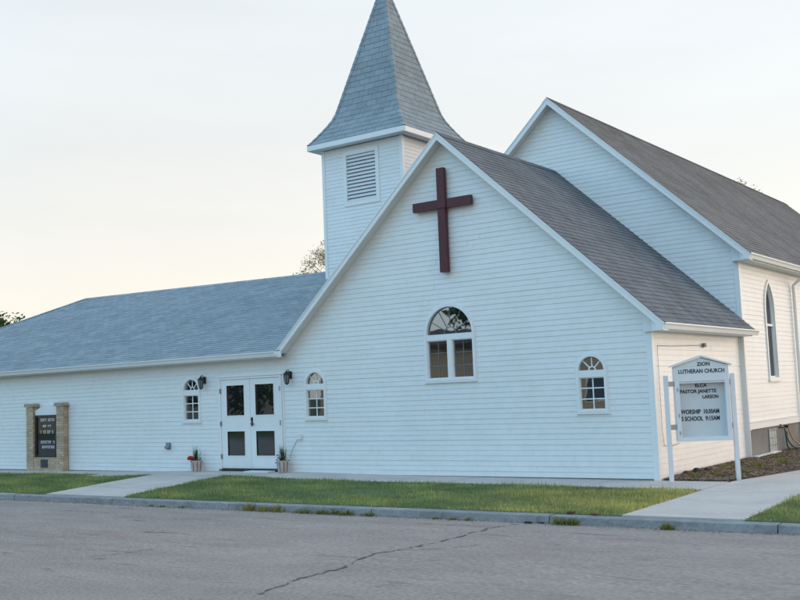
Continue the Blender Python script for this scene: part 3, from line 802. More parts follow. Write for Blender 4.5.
# hip caps
hb = B()
for i in range(40):
    t0, t1 = i / 40, (i + 1.6) / 40
    p, q = A_.lerp(Rl, t0), A_.lerp(Rl, min(1, t1)); dn = Vector((.16, -.02, .012)); k = U(.85, 1.15)
    hb.add([p + Vector((0, 0, .03)), p + dn, q + dn * .95, q + Vector((0, 0, .022))], [(0, 1, 2, 3)], (k, k, k))
o = build('hip_caps', hb, 'shingle', wroof, tint=True); o['kind'] = 'stuff'
hb = B(); xq = WRX
while xq < -11.3:
    k = U(.85, 1.15); z0 = wing_ridge_z(xq); e = min(xq + .3, -11.25); z1 = wing_ridge_z(e)
    hb.add([(xq, YR - .14, z0 - .05), (e, YR - .14, z1 - .06), (e, YR, z1 + .012), (xq, YR, z0 + .022)], [(0, 1, 2, 3)], (k, k, k)); xq += .142
o = build('ridge_caps', hb, 'shingle', wroof, tint=True); o['kind'] = 'stuff'
gp = [(-.28, -.008), (-.28, -.115), (-.34, -.125), (-.362, -.06), (-.385, -.03), (-.385, -.008), (-.373, -.008), (-.369, -.03), (-.345, -.05), (-.29, -.05)]
b = B(); b.prism([(p[0], p[1] + EZ) for p in gp], wl_eave, vx + .02, lambda a, zz, d: (d, a, zz)); build('gutter', b, 'trim', wroof)
b = B(); b.box(wl_eave, vx, -.278, -.25, EZ - .15, EZ - .03); build('fascia', b, 'trim', wroof)
b = B(); b.box(wl_eave, vx, -.25, -.004, EZ - .145, EZ - .13); build('soffit_panel', b, 'soffit', wroof)
b = B(); b.box(WL, -8.72, -.016, -.003, EZ - .185, EZ - .146); build('frieze_board', b, 'trim', church)

# main church body
frc = FR_FRONT(CHY); frcs = FR_SIDE(CX1)
czt = lambda x: CRZ - .10 - CSL * abs(x - CC)
b = B(); b.prism([(CX0, -.14), (CX1 - .12, -.14), (CX1 - .12, czt(CX1 - .12)), (CC, CRZ - .13), (CX0, czt(CX0))], -.05, -.2, frc); cfront = build('church_front_wall', b, 'siding', church)
def clf(z):   # boards start at the annex roof line
    zr = min(z, RZ); return max(CC - (CRZ - .10 - z) / CSL, CX0)
siding(cfront, frc, clf, lambda z: min(CX1 - .075, CC + (CRZ - .10 - z) / CSL), 2.6, CRZ - .14, breaks=(czt(CX1 - .075),), joined=True)
corner_board(CX1 - .078, CX1 + .026, CHY - .026, CHY - .001, .0, 4.38)
corner_board(CX1 + .001, CX1 + .0262, CHY - .0005, CHY + .08, .64, 4.30)
gws = [Opening(7.03 + 3.9 * i, .33, 1.76, 3.34, .62, pointed=True) for i in range(4)]
b = B(); b.box(CX1 - .3, CX1 - .14, CHY + .05, CBACK, .5, 4.36); cside = build('church_side_wall', b, 'siding', church)
siding(cside, frcs, lambda z: CHY + .082, lambda z: CBACK, .82, 4.20, [Opening(o.c, o.hw + .03, o.z0 - .03, o.zs, o.rise + .04, True) for o in gws], joined=True)
for i, o in enumerate(gws):
    w = window(o, frcs, .075, proud=.036, depth=.14, gl='stained', transom=(2.98, 3.02), sill=True, gdepth=-.105, label='tall pointed lancet window' if i == 0 else None) if False else None
    fb = B(); fb.ring(o.outline(.075, .06), o.outline(0), .036, -.14, frcs); w = build('window', fb, 'trim', church)
    g = B(); g.prism(o.outline(.003), -.06, -.07, frcs); build('pane', g, 'stained', w)
    tb = B(); tb.prism([(o.c - o.hw, 2.95), (o.c + o.hw, 2.95), (o.c + o.hw, 3.0), (o.c - o.hw, 3.0)], -.01, -.0595, frcs); build('transom', tb, 'trim', w)
    sb = B(); sb.ring(o.outline(-.002), o.outline(-.035), -.03, -.0597, frcs); build('sash', sb, 'trim', w)
    sb = B(); sb.prism([(o.c - o.hw - .10, o.z0 - .10), (o.c + o.hw + .10, o.z0 - .10), (o.c + o.hw + .10, o.z0 - .061), (o.c - o.hw - .10, o.z0 - .061)], .055, -.02, frcs); build('sill', sb, 'trim', w)
# skirt board and foundation
b = B(); b.box(CX1 - .03, CX1 + .03, CHY + .001, CBACK, .655, .80); build('skirt_board', b, 'trim', church)
b = B(); b.box(CX1 - .03, CX1 + .045, CHY + .001, CBACK, .8005, .818); build('water_table', b, 'trim', church)
b = B(); b.box(CX1 - .25, CX1 - .002, CHY + .03, CBACK, -.14, .656); build('foundation', b, 'foundation', church)
# basement window of glass blocks
bw = B(); bw.ring([(6.30, .02), (6.98, .02), (6.98, .60), (6.30, .60)], [(6.345, .065), (6.935, .065), (6.935, .555), (6.345, .555)], .02, -.02, frcs); bwin = build('basement_window', bw, 'greyplastic', church)
for i in range(3):
    for j in range(3):
        y0 = 6.348 + i * .1965; z0 = .068 + j * .1625; q = B(); q.prism([(y0 + .006, z0 + .006), (y0 + .19, z0 + .006), (y0 + .19, z0 + .156), (y0 + .006, z0 + .156)], .010, -.01, frcs); build('glass_block', q, 'glassblock', bwin)
# church roof
CFY = CHY - .26
rb = B(); rb.box(CC - .05, CC + .05, 5.2, CBACK, CRZ - .22, CRZ - .13); croof = build('church_roof', rb, 'soffit', church)
slope(CC, CRZ, CC + 4.16 + CEX, CEZ, CFY - .02, CBACK + .26, 1, 'shingle_old', croof, seed=5)
slope(CC, CRZ, CC - 4.16 - CEX, CEZ, CFY - .02, CBACK + .26, -1, 'shingle_old', croof, seed=6)
ridge_caps(CC, CRZ, CSL, CFY - .02, CBACK + .26, 'shingle_old', croof, seed=8)
for xe in (CC + 4.16 + CEX, CC - 4.16 - CEX): rake(CC, CRZ, xe, CEZ, CSL, CFY, croof, w=.12)
eave_return(CX1 - .095, CC + 4.16 + CEX, CEZ, CSL, CFY + .006, CHY - .027, croof); eave_return(CX0 + .02, CC - 4.16 - CEX, CEZ, CSL, CFY + .006, CHY - .027, croof)
gutter_y(CEX + .03, CFY + .004, CBACK, CEZ, croof)
b = B(); b.box(CEX - .09, CEX - .062, CFY + .004, CBACK, CEZ - .15, CEZ - .03); build('fascia', b, 'trim', croof)
b = B(); b.box(CX1 - .05, CEX - .092, CFY + .004, CBACK, CEZ - .15, CEZ - .13); build('soffit_panel', b, 'soffit', croof)
b = B(); b.box(CX1 + .003, CX1 + .016, CHY + .08, CBACK, 4.19, 4.30); build('frieze_board', b, 'trim', church)
b = B(); b.tube([(CEX - .01, 9.0, CEZ - .11), (CEX - .01, 9.0, CEZ - .2), (CX1 + .075, 9.0, CEZ - .42), (CX1 + .075, 9.0, .3), (CX1 + .2, 9.0, .12)], .042, 8); build('downspout', b, 'trim', church)
# rear and left shell so the building is closed
b = B(); b.box(CX0, CX0 + .15, CHY + .2, CBACK, -.14, 4.36); build('church_left_wall', b, 'siding', church)
b = B(); b.prism([(CX0, -.14), (CX1 - .12, -.14), (CX1 - .12, czt(CX1 - .12)), (CC, CRZ - .13), (CX0, czt(CX0))], -19.8, -19.95, frc); build('church_rear_wall', b, 'siding', church)

# tower
frt = FR_FRONT(TY0); frts = FR_SIDE(TX1)
b = B(); b.box(TX0 + .0, TX1 - .05, TY0 + .05, TY1, 0, TZ - .01); tw = build('tower_wall', b, 'siding', church)
lo = Opening(-9.871, .50, 7.02, 8.325)
siding(tw, frt, lambda z: TX0 + .07, lambda z: TX1 - .07, 4.05, TZ - .02, [Opening(lo.c, .55, 6.96, 8.38)], joined=True)
siding(tw, frts, lambda z: TY0 + .07, lambda z: TY1 - .07, 5.1, TZ - .02, joined=True)
corner_board(TX0 - .026, TX0 + .073, TY0 - .026, TY0 - .001, 4.0, TZ - .01); corner_board(TX1 - .073, TX1 + .026, TY0 - .026, TY0 - .001, 5.0, TZ - .01)
corner_board(TX1 + .001, TX1 + .0262, TY0 - .0005, TY0 + .073, 5.0, TZ - .01)
lb = B(); lb.ring(lo.outline(.112), lo.outline(0), .034, -.046, frt); lou = build('louver', lb, 'trim', church)
lb = B(); lb.prism(lo.outline(.003), -.036, -.046, frt); build('louver_back', lb, 'greyplastic', lou)
ns = 13
for i in range(ns):
    z0 = lo.z0 + (lo.zs - lo.z0) * i / ns; st = (lo.zs - lo.z0) / ns
    q = B(); vs = []
    for xx in (lo.c - lo.hw + .001, lo.c + lo.hw - .001):
        vs += [frt(xx, z0 + .004, .022), frt(xx, z0 + .018, .026), frt(xx, z0 + st * .96, -.026), frt(xx, z0 + st * .96 - .014, -.03)]
    q.add(vs, [(0, 1, 2, 3), (7, 6, 5, 4), (0, 4, 5, 1), (1, 5, 6, 2), (2, 6, 7, 3), (3, 7, 4, 0)]); build('slat', q, 'signpaint', lou)
# spire
SCX, SCY = (TX0 + TX1) / 2, (TY0 + TY1) / 2; SH = TW / 2 + .30
PROF = [(SH, 8.745), (1.50, 8.955), (1.34, 9.185), (1.20, 9.40), (1.095, 9.60), (.0, 13.66)]
acc = [0.0]
for (r0, z0), (r1, z1) in zip(PROF, PROF[1:]): acc.append(acc[-1] + math.hypot(r1 - r0, z1 - z0))
def prof_at(v):
    for i in range(len(acc) - 1):
        if v <= acc[i + 1] or i == len(acc) - 2:
            t = (v - acc[i]) / (acc[i + 1] - acc[i]); (r0, z0), (r1, z1) = PROF[i], PROF[i + 1]
            return max(0, r0 + (r1 - r0) * t), z0 + (z1 - z0) * t, (r1 - r0), (z1 - z0)
sb = B(); nP = len(PROF); vs = []; fs = []
for r, z in PROF:
    r = max(r, .001)
    vs += [(SCX - r, SCY - r, z - .005), (SCX + r, SCY - r, z - .005), (SCX + r, SCY + r, z - .005), (SCX - r, SCY + r, z - .005)]
for i in range(nP - 1):
    for k in range(4): fs.append((i * 4 + k, i * 4 + (k + 1) % 4, (i + 1) * 4 + (k + 1) % 4, (i + 1) * 4 + k))
fs.append((3, 2, 1, 0)); sb.add(vs, fs); spire = build('spire', sb, 'underlay', church)
tot = acc[-1]
def spire_face(ax):
    def P(u, v):
        r, z, _, _ = prof_at(min(v, tot))
        return {'f': Vector((SCX + u, SCY - r, z)), 'r': Vector((SCX + r, SCY + u, z)), 'b': Vector((SCX - u, SCY + r, z)), 'l': Vector((SCX - r, SCY - u, z))}[ax]
    def nr(u, v):
        _, _, dr, dz = prof_at(min(v, tot)); n = Vector((0, -dz, -dr)).normalized()   # outward, up
        h = math.hypot(dr, dz); o, up = dz / h, -dr / h
        return {'f': Vector((0, -o, up)), 'r': Vector((o, 0, up)), 'b': Vector((0, o, up)), 'l': Vector((-o, 0, up))}[ax]
    return P, nr
cn = 0
for ax in 'frbl':
    P, nr = spire_face(ax)
    cn += shingles(spire, P, nr, tot - .15, lambda v: -prof_at(v)[0], lambda v: prof_at(v)[0], 'shingle', expo=.185, tabw=.34, thick=.011, tv=.07, single=(ax in 'fr'), name='rear_shingles', seed=20 + ord(ax))
# arris caps
for sx, sy in ((-1, -1), (1, -1), (1, 1)):
    ab = B(); v = 0.0
    while v < tot - .12:
        r0, z0, _, _ = prof_at(v); r1, z1, _, _ = prof_at(min(tot, v + .2)); k = U(.85, 1.12); w = .10
        for f in (0, 1):
            p0 = (SCX + sx * (r0 + .016), SCY + sy * (r0 + .016), z0 + .016); p1 = (SCX + sx * (r1 + .010), SCY + sy * (r1 + .010), z1 + .010)
            d0 = (-sx * min(w, r0), 0) if f == 0 else (0, -sy * min(w, r0)); d1 = (-sx * min(w, r1), 0) if f == 0 else (0, -sy * min(w, r1))
            ab.add([p0, (p0[0] + d0[0], p0[1] + d0[1], p0[2] + .001), (p1[0] + d1[0], p1[1] + d1[1], p1[2]), p1], [(0, 1, 2, 3)], (k, k, k))
        v += .185
    o = build('arris_caps', ab, 'shingle', spire, tint=True); o['kind'] = 'stuff'
# cornice
for nm, (x0, x1, y0, y1) in (('cornice_fascia', (SCX - SH, SCX + SH, SCY - SH - .02, SCY - SH + .02)), ('cornice_fascia', (SCX + SH - .02, SCX + SH + .02, SCY - SH + .0205, SCY + SH)), ('cornice_fascia', (SCX - SH, SCX + SH, SCY + SH + .0005, SCY + SH + .03)), ('cornice_fascia', (SCX - SH - .02, SCX - SH - .0005, SCY - SH, SCY + SH))):
    b = B(); b.box(x0, x1, y0, y1, 8.595, 8.735); build(nm, b, 'trim', spire)
b = B(); b.box(SCX - SH + .001, SCX + SH - .021, SCY - SH + .021, SCY + SH - .001, 8.60, 8.62); build('cornice_soffit', b, 'soffit', spire)

# ================================================================== things on and beside the church
# cross on the gable
cr_x, cw = -4.218, .088
cross = thing('wall_cross', (cr_x, -.05, 4.127), 'large dark maroon wooden cross mounted high on the front gable', 'cross')
b = B(); b.box(cr_x - cw, cr_x + cw, -.155, -.055, 4.127, 6.26); build('upright_beam', b, 'maroon', cross)
b = B(); b.box(cr_x - .70, cr_x - cw - .002, -.150, -.055, 5.425, 5.61); b.box(cr_x + cw + .002, cr_x + .70, -.150, -.055, 5.425, 5.61); b.box(cr_x - cw - .03, cr_x + cw + .03, -.172, -.156, 5.43, 5.605); build('cross_beam', b, 'maroon', cross)
for z in (4.5, 5.9):
    b = B(); b.box(cr_x - .04, cr_x + .04, -.056, -.002, z, z + .08); build('mounting_bracket', b, 'blackmetal', cross)

def lantern(x, z, label):
    t = thing('wall_lantern', (x, -.02, z - .15), label, 'lamp', 'lanterns beside the double door')
    b = B(); b.box(x - .045, x + .045, -.034, -.012, z - .04, z + .12); build('back_plate', b, 'blackmetal', t)
    b = B(); b.tube([(x, -.03, z + .08), (x, -.08, z + .15), (x, -.13, z + .15), (x, -.14, z + .10)], .011, 6); build('arm', b, 'blackmetal', t)
    c = (x, -.14, z - .15)
    b = B(); b.lathe(c, [(.012, .285), (.03, .265), (.085, .205), (.085, .195), (.02, .193)], 6); build('cap', b, 'blackmetal', t)
    b = B(); b.lathe(c, [(.042, .012), (.066, .192)], 6); build('glass_body', b, M['glasslamp'], t)
    for k in range(6):
        w = 2 * math.pi * k / 6; b = B(); b.tube([(c[0] + .044 * math.cos(w), c[1] + .044 * math.sin(w), c[2] + .01), (c[0] + .069 * math.cos(w), c[1] + .069 * math.sin(w), c[2] + .195)], .006, 4); build('frame_bar', b, 'blackmetal', t)
    b = B(); b.lathe(c, [(.01, -.03), (.03, -.015), (.05, 0), (.05, .012)], 6); build('base_cup', b, 'blackmetal', t)
M['glasslamp'] = mat('smoky_lantern_glass', (0.16, 0.17, 0.18), 0.12, 0.15, 20, 0, 1, 0.5)
lantern(-11.27, 2.19, 'small black wall lantern between the left window and the double door')
lantern(-8.53, 2.20, 'small black wall lantern between the double door and the gable window')

def planter(x, y, label, reds, spiky):
    z = gz(x, y) + .02
    t = thing('flower_planter', (x, y, z), label, 'planter', 'flower pots beside the double door')
    b = B(); b.lathe((x, y, z), [(.095, 0), (.105, .01), (.13, .235), (.138, .24), (.138, .265), (.118, .265), (.112, .235)], 16); build('pot', b, 'pot', t)
    for k in range(8):
        w = 2 * math.pi * k / 8 + .2; b = B(); r0, r1 = .105, .1305
        p = [(x + (r + .003) * math.cos(w + d), y + (r + .003) * math.sin(w + d), z + h) for r, d, h in ((r0, -.12, .02), (r0, .12, .02), (r1, .10, .225), (r1, -.10, .225))]
        b.add(p, [(0, 1, 2, 3)]); build('stripe', b, 'potstripe', t)
    b = B(); b.lathe((x, y, z), [(.112, .22), (.10, .245), (.02, .25)], 12); build('soil', b, 'mulch', t)
    b = B()
    for i in range(spiky):
        a = U(0, 6.28); h = U(.22, .42); l = U(.03, .13); p = Vector((x + U(-.06, .06), y + U(-.05, .05), z + .24))
        q = p + Vector((math.cos(a) * l, math.sin(a) * l, h)); m_ = p.lerp(q, .55) + Vector((0, 0, .03)); w = Vector((-math.sin(a), math.cos(a), 0)) * .006; k = U(.7, 1.6)
        b.add([p - w, p + w, m_ + w * .9, q, m_ - w * .9], [(0, 1, 2, 4), (4, 2, 3)], (k, k, k * .9))
    for i in range(70):
        a = U(0, 6.28); r = U(.02, .16); p = Vector((x + math.cos(a) * r, y + math.sin(a) * r * .9, z + .25 + U(0, .10) - r * .3)); d = Vector((U(-1, 1), U(-1, 1), U(-.2, .8))).normalized() * U(.025, .05); e = d.orthogonal().normalized() * .016; k = U(.7, 1.5)
        b.add([p, p + d * .5 + e, p + d, p + d * .5 - e], [(0, 1, 2, 3)], (k, k, k))
    build('foliage', b, 'leaf', t, tint=True)
    for (dx, dy, dz, r, m_) in reds:
        b = B()
        for i in range(26):
            a, e = U(0, 6.28), U(-.6, 1.4); d = Vector((math.cos(a) * math.cos(e), math.sin(a) * math.cos(e), math.sin(e))); c = Vector((x + dx, y + dy, z + dz)) + d * r * .6; n = d.orthogonal().normalized() * r * .42; o2 = d.cross(n)
            b.add([c - n, c + o2 * .8 + d * r * .2, c + n, c - o2 * .8 + d * r * .2], [(0, 1, 2, 3)])
        build('blossom', b, m_, t)
        b = B(); b.tube([(x + dx * .4, y + dy * .4, z + .24), (x + dx, y + dy, z + dz)], .004, 4); build('stem', b, 'leaf', t, tint=True)
planter(-11.40, -.22, 'white striped flower pot with one big red bloom and thin grasses', [(-.14, -.07, .31, .078, 'petal'), (-.06, -.09, .325, .062, 'petal'), (-.17, .02, .29, .055, 'petal')], 34)
planter(-8.66, -.22, 'white striped flower pot with bushy green leaves and two small red buds', [(-.10, -.05, .38, .026, 'petal'), (-.03, -.06, .36, .022, 'petal'), (.06, .02, .30, .02, 'petal2')], 46)

# step plate at the door
b = B(); zz = gz(-9.5, -.3) + .021; b.box(-9.72, -8.98, -.36, -.11, zz, zz + .028); tag(build('door_mat', b, 'signpaint', origin=(-9.35, -.23, zz)), 'flat pale mat lying before the right leaf of the double door', 'mat')
# small fittings on the wall
t = thing('wall_vent', (-12.58, -.02, .60), 'small grey vent hood low on the wing wall below the left window', 'vent')
b = B(); b.box(-12.66, -12.50, -.032, -.015, .59, .75); build('flange', b, 'greyplastic', t)
b = B(); b.prism([(-.033, .61), (-.095, .61), (-.095, .64), (-.033, .73)], -12.645, -12.515, lambda a, z, d: (d, a, z)); build('hood', b, 'greyplastic', t)
t = thing('wall_outlet', (-8.28, -.02, .80), 'small white outlet box on the wall beside the double door', 'outlet')
b = B(); b.box(-8.34, -8.23, -.05, -.012, .80, .92); build('box', b, 'trim', t)
b = B(); b.box(-8.33, -8.24, -.062, -.0505, .805, .915); build('cover', b, 'signpaint', t)
b = B(); b.tube([(-8.36, -.03, .80), (-8.44, -.03, .70), (-8.52, -.05, .55), (-8.56, -.08, .40)], .006, 5); build('cord', b, 'greyplastic', t)
t = thing('electric_cable', (.03, .3, .5), 'thin dark cable running down the annex side wall behind the letter board', 'cable')
b = B(); b.tube([(.03, 2.6, 2.44), (.03, .9, 2.40), (.03, .22, 2.40), (.03, .2, 2.3), (.03, .2, .9), (.03, .25, .62), (.035, .6, .58), (.04, 1.0, .62)], .0045, 5); build('wire', b, 'greyplastic', t)
b = B(); b.box(.022, .07, 2.58, 2.68, 2.40, 2.48); build('junction_box', b, 'greyplastic', t)

# ---- brick letter board against the wing wall
mz = gz(-17.3, -.1) + .018
mon = thing('brick_sign', (-17.25, -.1, mz), 'tan brick letter board with two capped piers against the wing wall', 'sign')
PX = [(-18.10, -17.79), (-16.77, -16.50)]; MY0, MY1 = -.20, -.030
core = B(); bricks = B()
def brick_block(x0, x1, y0, y1, z0, z1):
    core.box(x0 + .006, x1 - .006, y0 + .006, y1, z0, z1 - .002)
    z = z0; r = 0; h = .067
    while z < z1 - .02:
        zt = min(z + h - .008, z1); x = x0 - (r % 2) * .105
        while x < x1:
            a, c = max(x, x0), min(x + .20, x1)
            if c - a > .03: bricks.box(a, c - .008 if c < x1 else c, y0 + U(-.003, .002), y0 + .05, z, zt, (lambda k: (k * U(.95, 1.05), k, k * U(.93, 1.05)))(U(.85, 1.15)))
            x += .21
        for k in range(1):
            bricks.box(x1 - .04, x1 + .002 + U(-.002, .003), y0 + .052, y1 - .004, z, zt, (lambda k: (k, k, k))(U(.75, 1.2)))
        z += h; r += 1
for a, c in PX: brick_block(a, c, MY0, MY1, mz, 1.76)
brick_block(-17.788, -16.772, MY0 + .012, MY1, mz, .39)
build('pier_core', core, 'mortar', mon)
o = build('bricks', bricks, 'brick', mon, tint=True); o['kind'] = 'stuff'
for a, c in PX:
    b = B(); b.prism([(a - .045, 1.762), (c + .045, 1.762), (c + .045, 1.80), (c + .02, 1.85), (a - .02, 1.85), (a - .045, 1.80)], MY0 - .04, MY1 + .004, lambda s, z, d: (s, d, z)); build('pier_cap', b, 'stonecap', mon)
b = B(); b.prism([(-17.78, 1.53), (-16.78, 1.53), (-16.78, 1.66), (-17.28, 1.81), (-17.78, 1.66)], -.14, -.035, lambda s, z, d: (s, d, z)); build('header_board', b, 'trim', mon)
b = B(); b.ring([(-17.775, .392), (-16.845, .392), (-16.845, 1.528), (-17.775, 1.528)], [(-17.715, .45), (-16.905, .45), (-16.905, 1.475), (-17.715, 1.475)], -.155, -.035, lambda s, z, d: (s, d, z)); build('case_frame', b, 'brownmetal', mon)
b = B(); b.box(-17.72, -16.90, -.120, -.036, .445, 1.48); build('case_back', b, 'caseglass', mon)
b = B(); rg = random.Random(5)
for z, h, a, c in ((1.36, .075, -17.56, -16.96), (1.20, .06, -17.46, -17.08), (1.03, .085, -17.56, -17.02), (.76, .075, -17.56, -16.96), (.63, .07, -17.56, -16.97)):
    x = a
    while x < c:
        w = rg.uniform(.028, .05)
        if rg.random() > .14:
            s_ = rg.random()
            b.box(x, x + .010, -.124, -.1205, z, z + h); b.box(x + .011, x + w, -.124, -.1205, z + h - .014, z + h)
            if s_ > .35: b.box(x + .011, x + w, -.124, -.1205, z + h * .42, z + h * .42 + .013)
            if s_ > .55: b.box(x + .011, x + w, -.124, -.1205, z, z + .013)
        x += w + .016
build('small_lettering', b, 'letters', mon)['kind'] = 'stuff'
b = B(); b.box(-17.46, -17.17, MY0 - .006, MY0 + .011, .12, .335); build('plaque', b, 'plaque', mon)

# ---- letter board on posts at the corner
SA, SB = Vector((.27, -.11, 0)), Vector((1.24, .48, 0)); SD = (SB - SA).normalized(); SN = Vector((SD.y, -SD.x, 0)); SM = (SA + SB) / 2
sign = thing('church_sign', (SM.x, SM.y, 0.0), 'pale letter board cabinet with peaked top hung between two posts', 'sign')
def sf(x, z, d): p = SM + SD * x + SN * d; return (p.x, p.y, z)
def sbox(b, x0, x1, z0, z1, d0, d1): b.prism([(x0, z0), (x1, z0), (x1, z1), (x0, z1)], d1, d0, sf)
for s in (-1, 1):
    b = B(); x = s * .5676; sbox(b, x - .036, x + .036, -.1, 1.85, -.036, .036); build('post', b, 'signpaint', sign)
    for z in (1.70, .95):
        b = B(); xa, xb = (-.5315, -.43) if s < 0 else (.50, .5315); sbox(b, xa, xb, z - .045, z + .045, -.025, .025); build('bracket', b, 'steel', sign)
cl, crr = -.428, .498; zb, zt = .70, 1.985
b = B(); sbox(b, cl, crr, zb, zt, -.12, -.105); cab = build('cabinet', b, 'signpaint', sign)
b = B(); b.ring([(cl, zb), (crr, zb), (crr, zt), (cl, zt)], [(cl + .075, zb + .075), (crr - .075, zb + .075), (crr - .075, 1.735), (cl + .075, 1.735)], .085, -.104, sf); build('case_frame', b, 'signpaint', cab)
b = B(); sbox(b, cl + .06, crr - .06, zb + .06, 1.75, -.100, -.06); build('letter_panel', b, 'signboard', cab)
xm = (cl + crr) / 2
b = B(); b.prism([(cl, 1.987), (crr, 1.987), (crr, 1.995), (xm, 2.135), (cl, 1.995)], .080, -.10, sf); build('pediment', b, 'signpaint', cab)
for s in (-1, 1):
    xe = cl - .055 if s < 0 else crr + .055
    p = [(xm, 2.148), (xe, 1.99), (xe, 2.015), (xm, 2.18)]
    b = B(); b.prism(p if s > 0 else p[::-1], .115, -.115, sf); build('roof_board', b, 'signpaint', cab)
b = B(); sbox(b, cl + .0755, crr - .0755, 1.70, 1.734, -.05, .07); build('lamp_box', b, 'signpaint', cab)
for z in (1.60, 1.15, .85):
    b = B(); sbox(b, cl + .03, cl + .055, z - .03, z + .03, .0855, .092); build('hinge', b, 'steel', cab)
def sign_text(body, size, x0, x1, z, d, m='ink'):
    p = SM + SD * ((x0 + x1) / 2) + SN * d; text_mesh('lettering', body, size, (p.x, p.y, z), SD, m, cab, width=x1 - x0)
sign_text('ZION', .088, -.03, .19, 2.0, .084)
sign_text('LUTHERAN CHURCH', .098, -.355, .43, 1.875, .0875)
sign_text('ELCA', .085, -.06, .14, 1.63, -.055)
sign_text('PASTOR JANETTE', .085, -.325, .30, 1.53, -.055)
sign_text('LARSON', .085, .06, .33, 1.43, -.055)
sign_text('WORSHIP  10:30AM', .105, -.325, .33, 1.17, -.055)
sign_text('S SCHOOL  9:15AM', .105, -.325, .33, 1.05, -.055)

# ---- planting bed along the side
b = B(); nx, ny = 10, 60; vs = []
for j in range(ny + 1):
    y = .08 + (24 - .08) * (j / ny) ** 1.5
    for i in range(nx + 1):
        x = .03 + (bx_edge(y) - .05 - .03) * i / nx; vs.append((x, y, .014 + (.05 * (1 - (i / nx)) + U(0, .022)) * (0 if i in (nx,) else 1) * min(1, y / 1.2 + .1)))
b.add(vs, [(j * (nx + 1) + i, j * (nx + 1) + i + 1, (j + 1) * (nx + 1) + i + 1, (j + 1) * (nx + 1) + i) for j in range(ny) for i in range(nx)])
tag(build('planting_bed', b, 'mulch'), kind='structure')
b = B()
for i in range(5200):
    y = .1 + 13 * rnd() ** 1.6; x = U(.05, bx_edge(y) - .07); z = .022 + .045 * (1 - x / bx_edge(y)) * min(1, y / 1.2 + .1); a = U(0, 6.28); l, w, h = U(.012, .038), U(.006, .014), U(.004, .014); k = U(.45, 1.7)
    ca, sa = math.cos(a), math.sin(a); tl = U(-.3, .3)
    b.box(-l, l, -w, w, 0, h, (k, k * U(.9, 1.02), k * U(.85, 1)), tf=lambda px, py, pz: (x + px * ca - py * sa, y + px * sa + py * ca, z + pz + px * tl + .008))
tag(build('bark_chips', b, 'chip', tint=True), 'loose brown bark chips covering the bed beside the church', 'mulch', kind='stuff')
def tuft(x, y, z, n, h, spread, name, label, cat='plant', group=None, dry=.3):
    b = B()
    for i in range(n):
        a = U(0, 6.28); r = abs(random.gauss(0, .55)) * spread; p = Vector((x + math.cos(a) * r, y + math.sin(a) * r * .55, z)); hh = U(.3, 1.15) * h * (1.1 - .6 * min(1, r / spread)); l = U(.3, 1.3) * hh; a2 = a + U(-1.2, 1.2)
        q = p + Vector((math.cos(a2) * l, math.sin(a2) * l, hh)); md = p.lerp(q, .5) + Vector((0, 0, hh * .18)); w = Vector((-math.sin(a2), math.cos(a2), 0)) * U(.003, .009); d = max(0, dry + U(-.4, .4)); k = U(.6, 1.5)
        b.add([p - w * .6, p + w * .6, md + w, q, md - w], [(0, 1, 2, 4), (4, 2, 3)], (k * (1 + 1.1 * d), k * (1 + .5 * d), k))
    return tag(build(name, b, 'weed', tint=True, origin=(x, y, z)), label, cat, group)
G = 'weeds growing in the planting bed'
for (x, y) in ((.45, .55), (.8, .8), (1.0, 1.5), (.55, 1.9), (1.15, 2.3), (.7, 3.2), (1.2, 3.5), (1.4, 4.6), (.6, 4.9), (1.0, 6.2), (1.5, 7.2), (.35, 2.6), (.9, 2.75), (.3, 3.9), (.95, 4.1), (1.3, 5.5), (.5, 6.0)):
    tuft(x, y, .03, 60, U(.07, .15), .2, 'weed_plant', 'low yellowish green weed growing in the bark bed by the side wall', 'weed', G, .5)
GK = 'weed tufts along the kerb'
for x in (-5.1, -4.8, -4.52): tuft(x, -4.99, road_z(-5.0), 90, U(.07, .15), .2, 'weed_tuft', 'brownish dry weed at the kerb foot in front of the grass strip', 'weed', GK, .9)
for x in (-3.9, -3.55, -3.3, -3.02, -2.6): tuft(x, U(-5.03, -4.99), road_z(-5.02), 110, U(.05, .11), U(.14, .24), 'weed_tuft', 'green weed in the long patch at the kerb foot before the grass strip', 'weed', GK, .25)
for x in (-7.5, -7.2, -6.7): tuft(x, -5.0, road_z(-5.0), 70, U(.03, .055), .10, 'weed_tuft', 'flat green weed at the kerb foot near the door walk', 'weed', GK, .25)
for x in (.58, .76): tuft(x, -5.0, road_z(-5.0), 110, .10, .12, 'weed_tuft', 'green weed clump at the kerb foot by the yellowing lawn corner', 'weed', GK, .35)
tuft(2.10, -5.02, road_z(-5.02), 110, .085, .10, 'weed_tuft', 'small lone weed at the kerb foot before the wide corner walk', 'weed', GK, .4)
for x in (-1.4, -1.1, -.85): tuft(x, -5.0, road_z(-5.0), 60, .045, .09, 'weed_tuft', 'thin yellowish weed at the kerb foot by the middle of the grass strip', 'weed', GK, .8)
b = B()
for i in range(2600):
    x = U(-24, 9); y = -4.955 - abs(random.gauss(0, .09)); r = U(.004, .013); k = U(.5, 1.6); z = road_z(y) + r * .4
    b.add([(x - r, y, z), (x, y - r, z), (x + r, y, z), (x, y + r, z), (x, y, z + r)], [(0, 1, 4), (1, 2, 4), (2, 3, 4), (3, 0, 4)], (k, k * .95, k * .88))
tag(build('gutter_grit', b, 'chip', tint=True), 'loose grit and leaf crumbs gathered along the kerb foot', 'grit', kind='stuff')
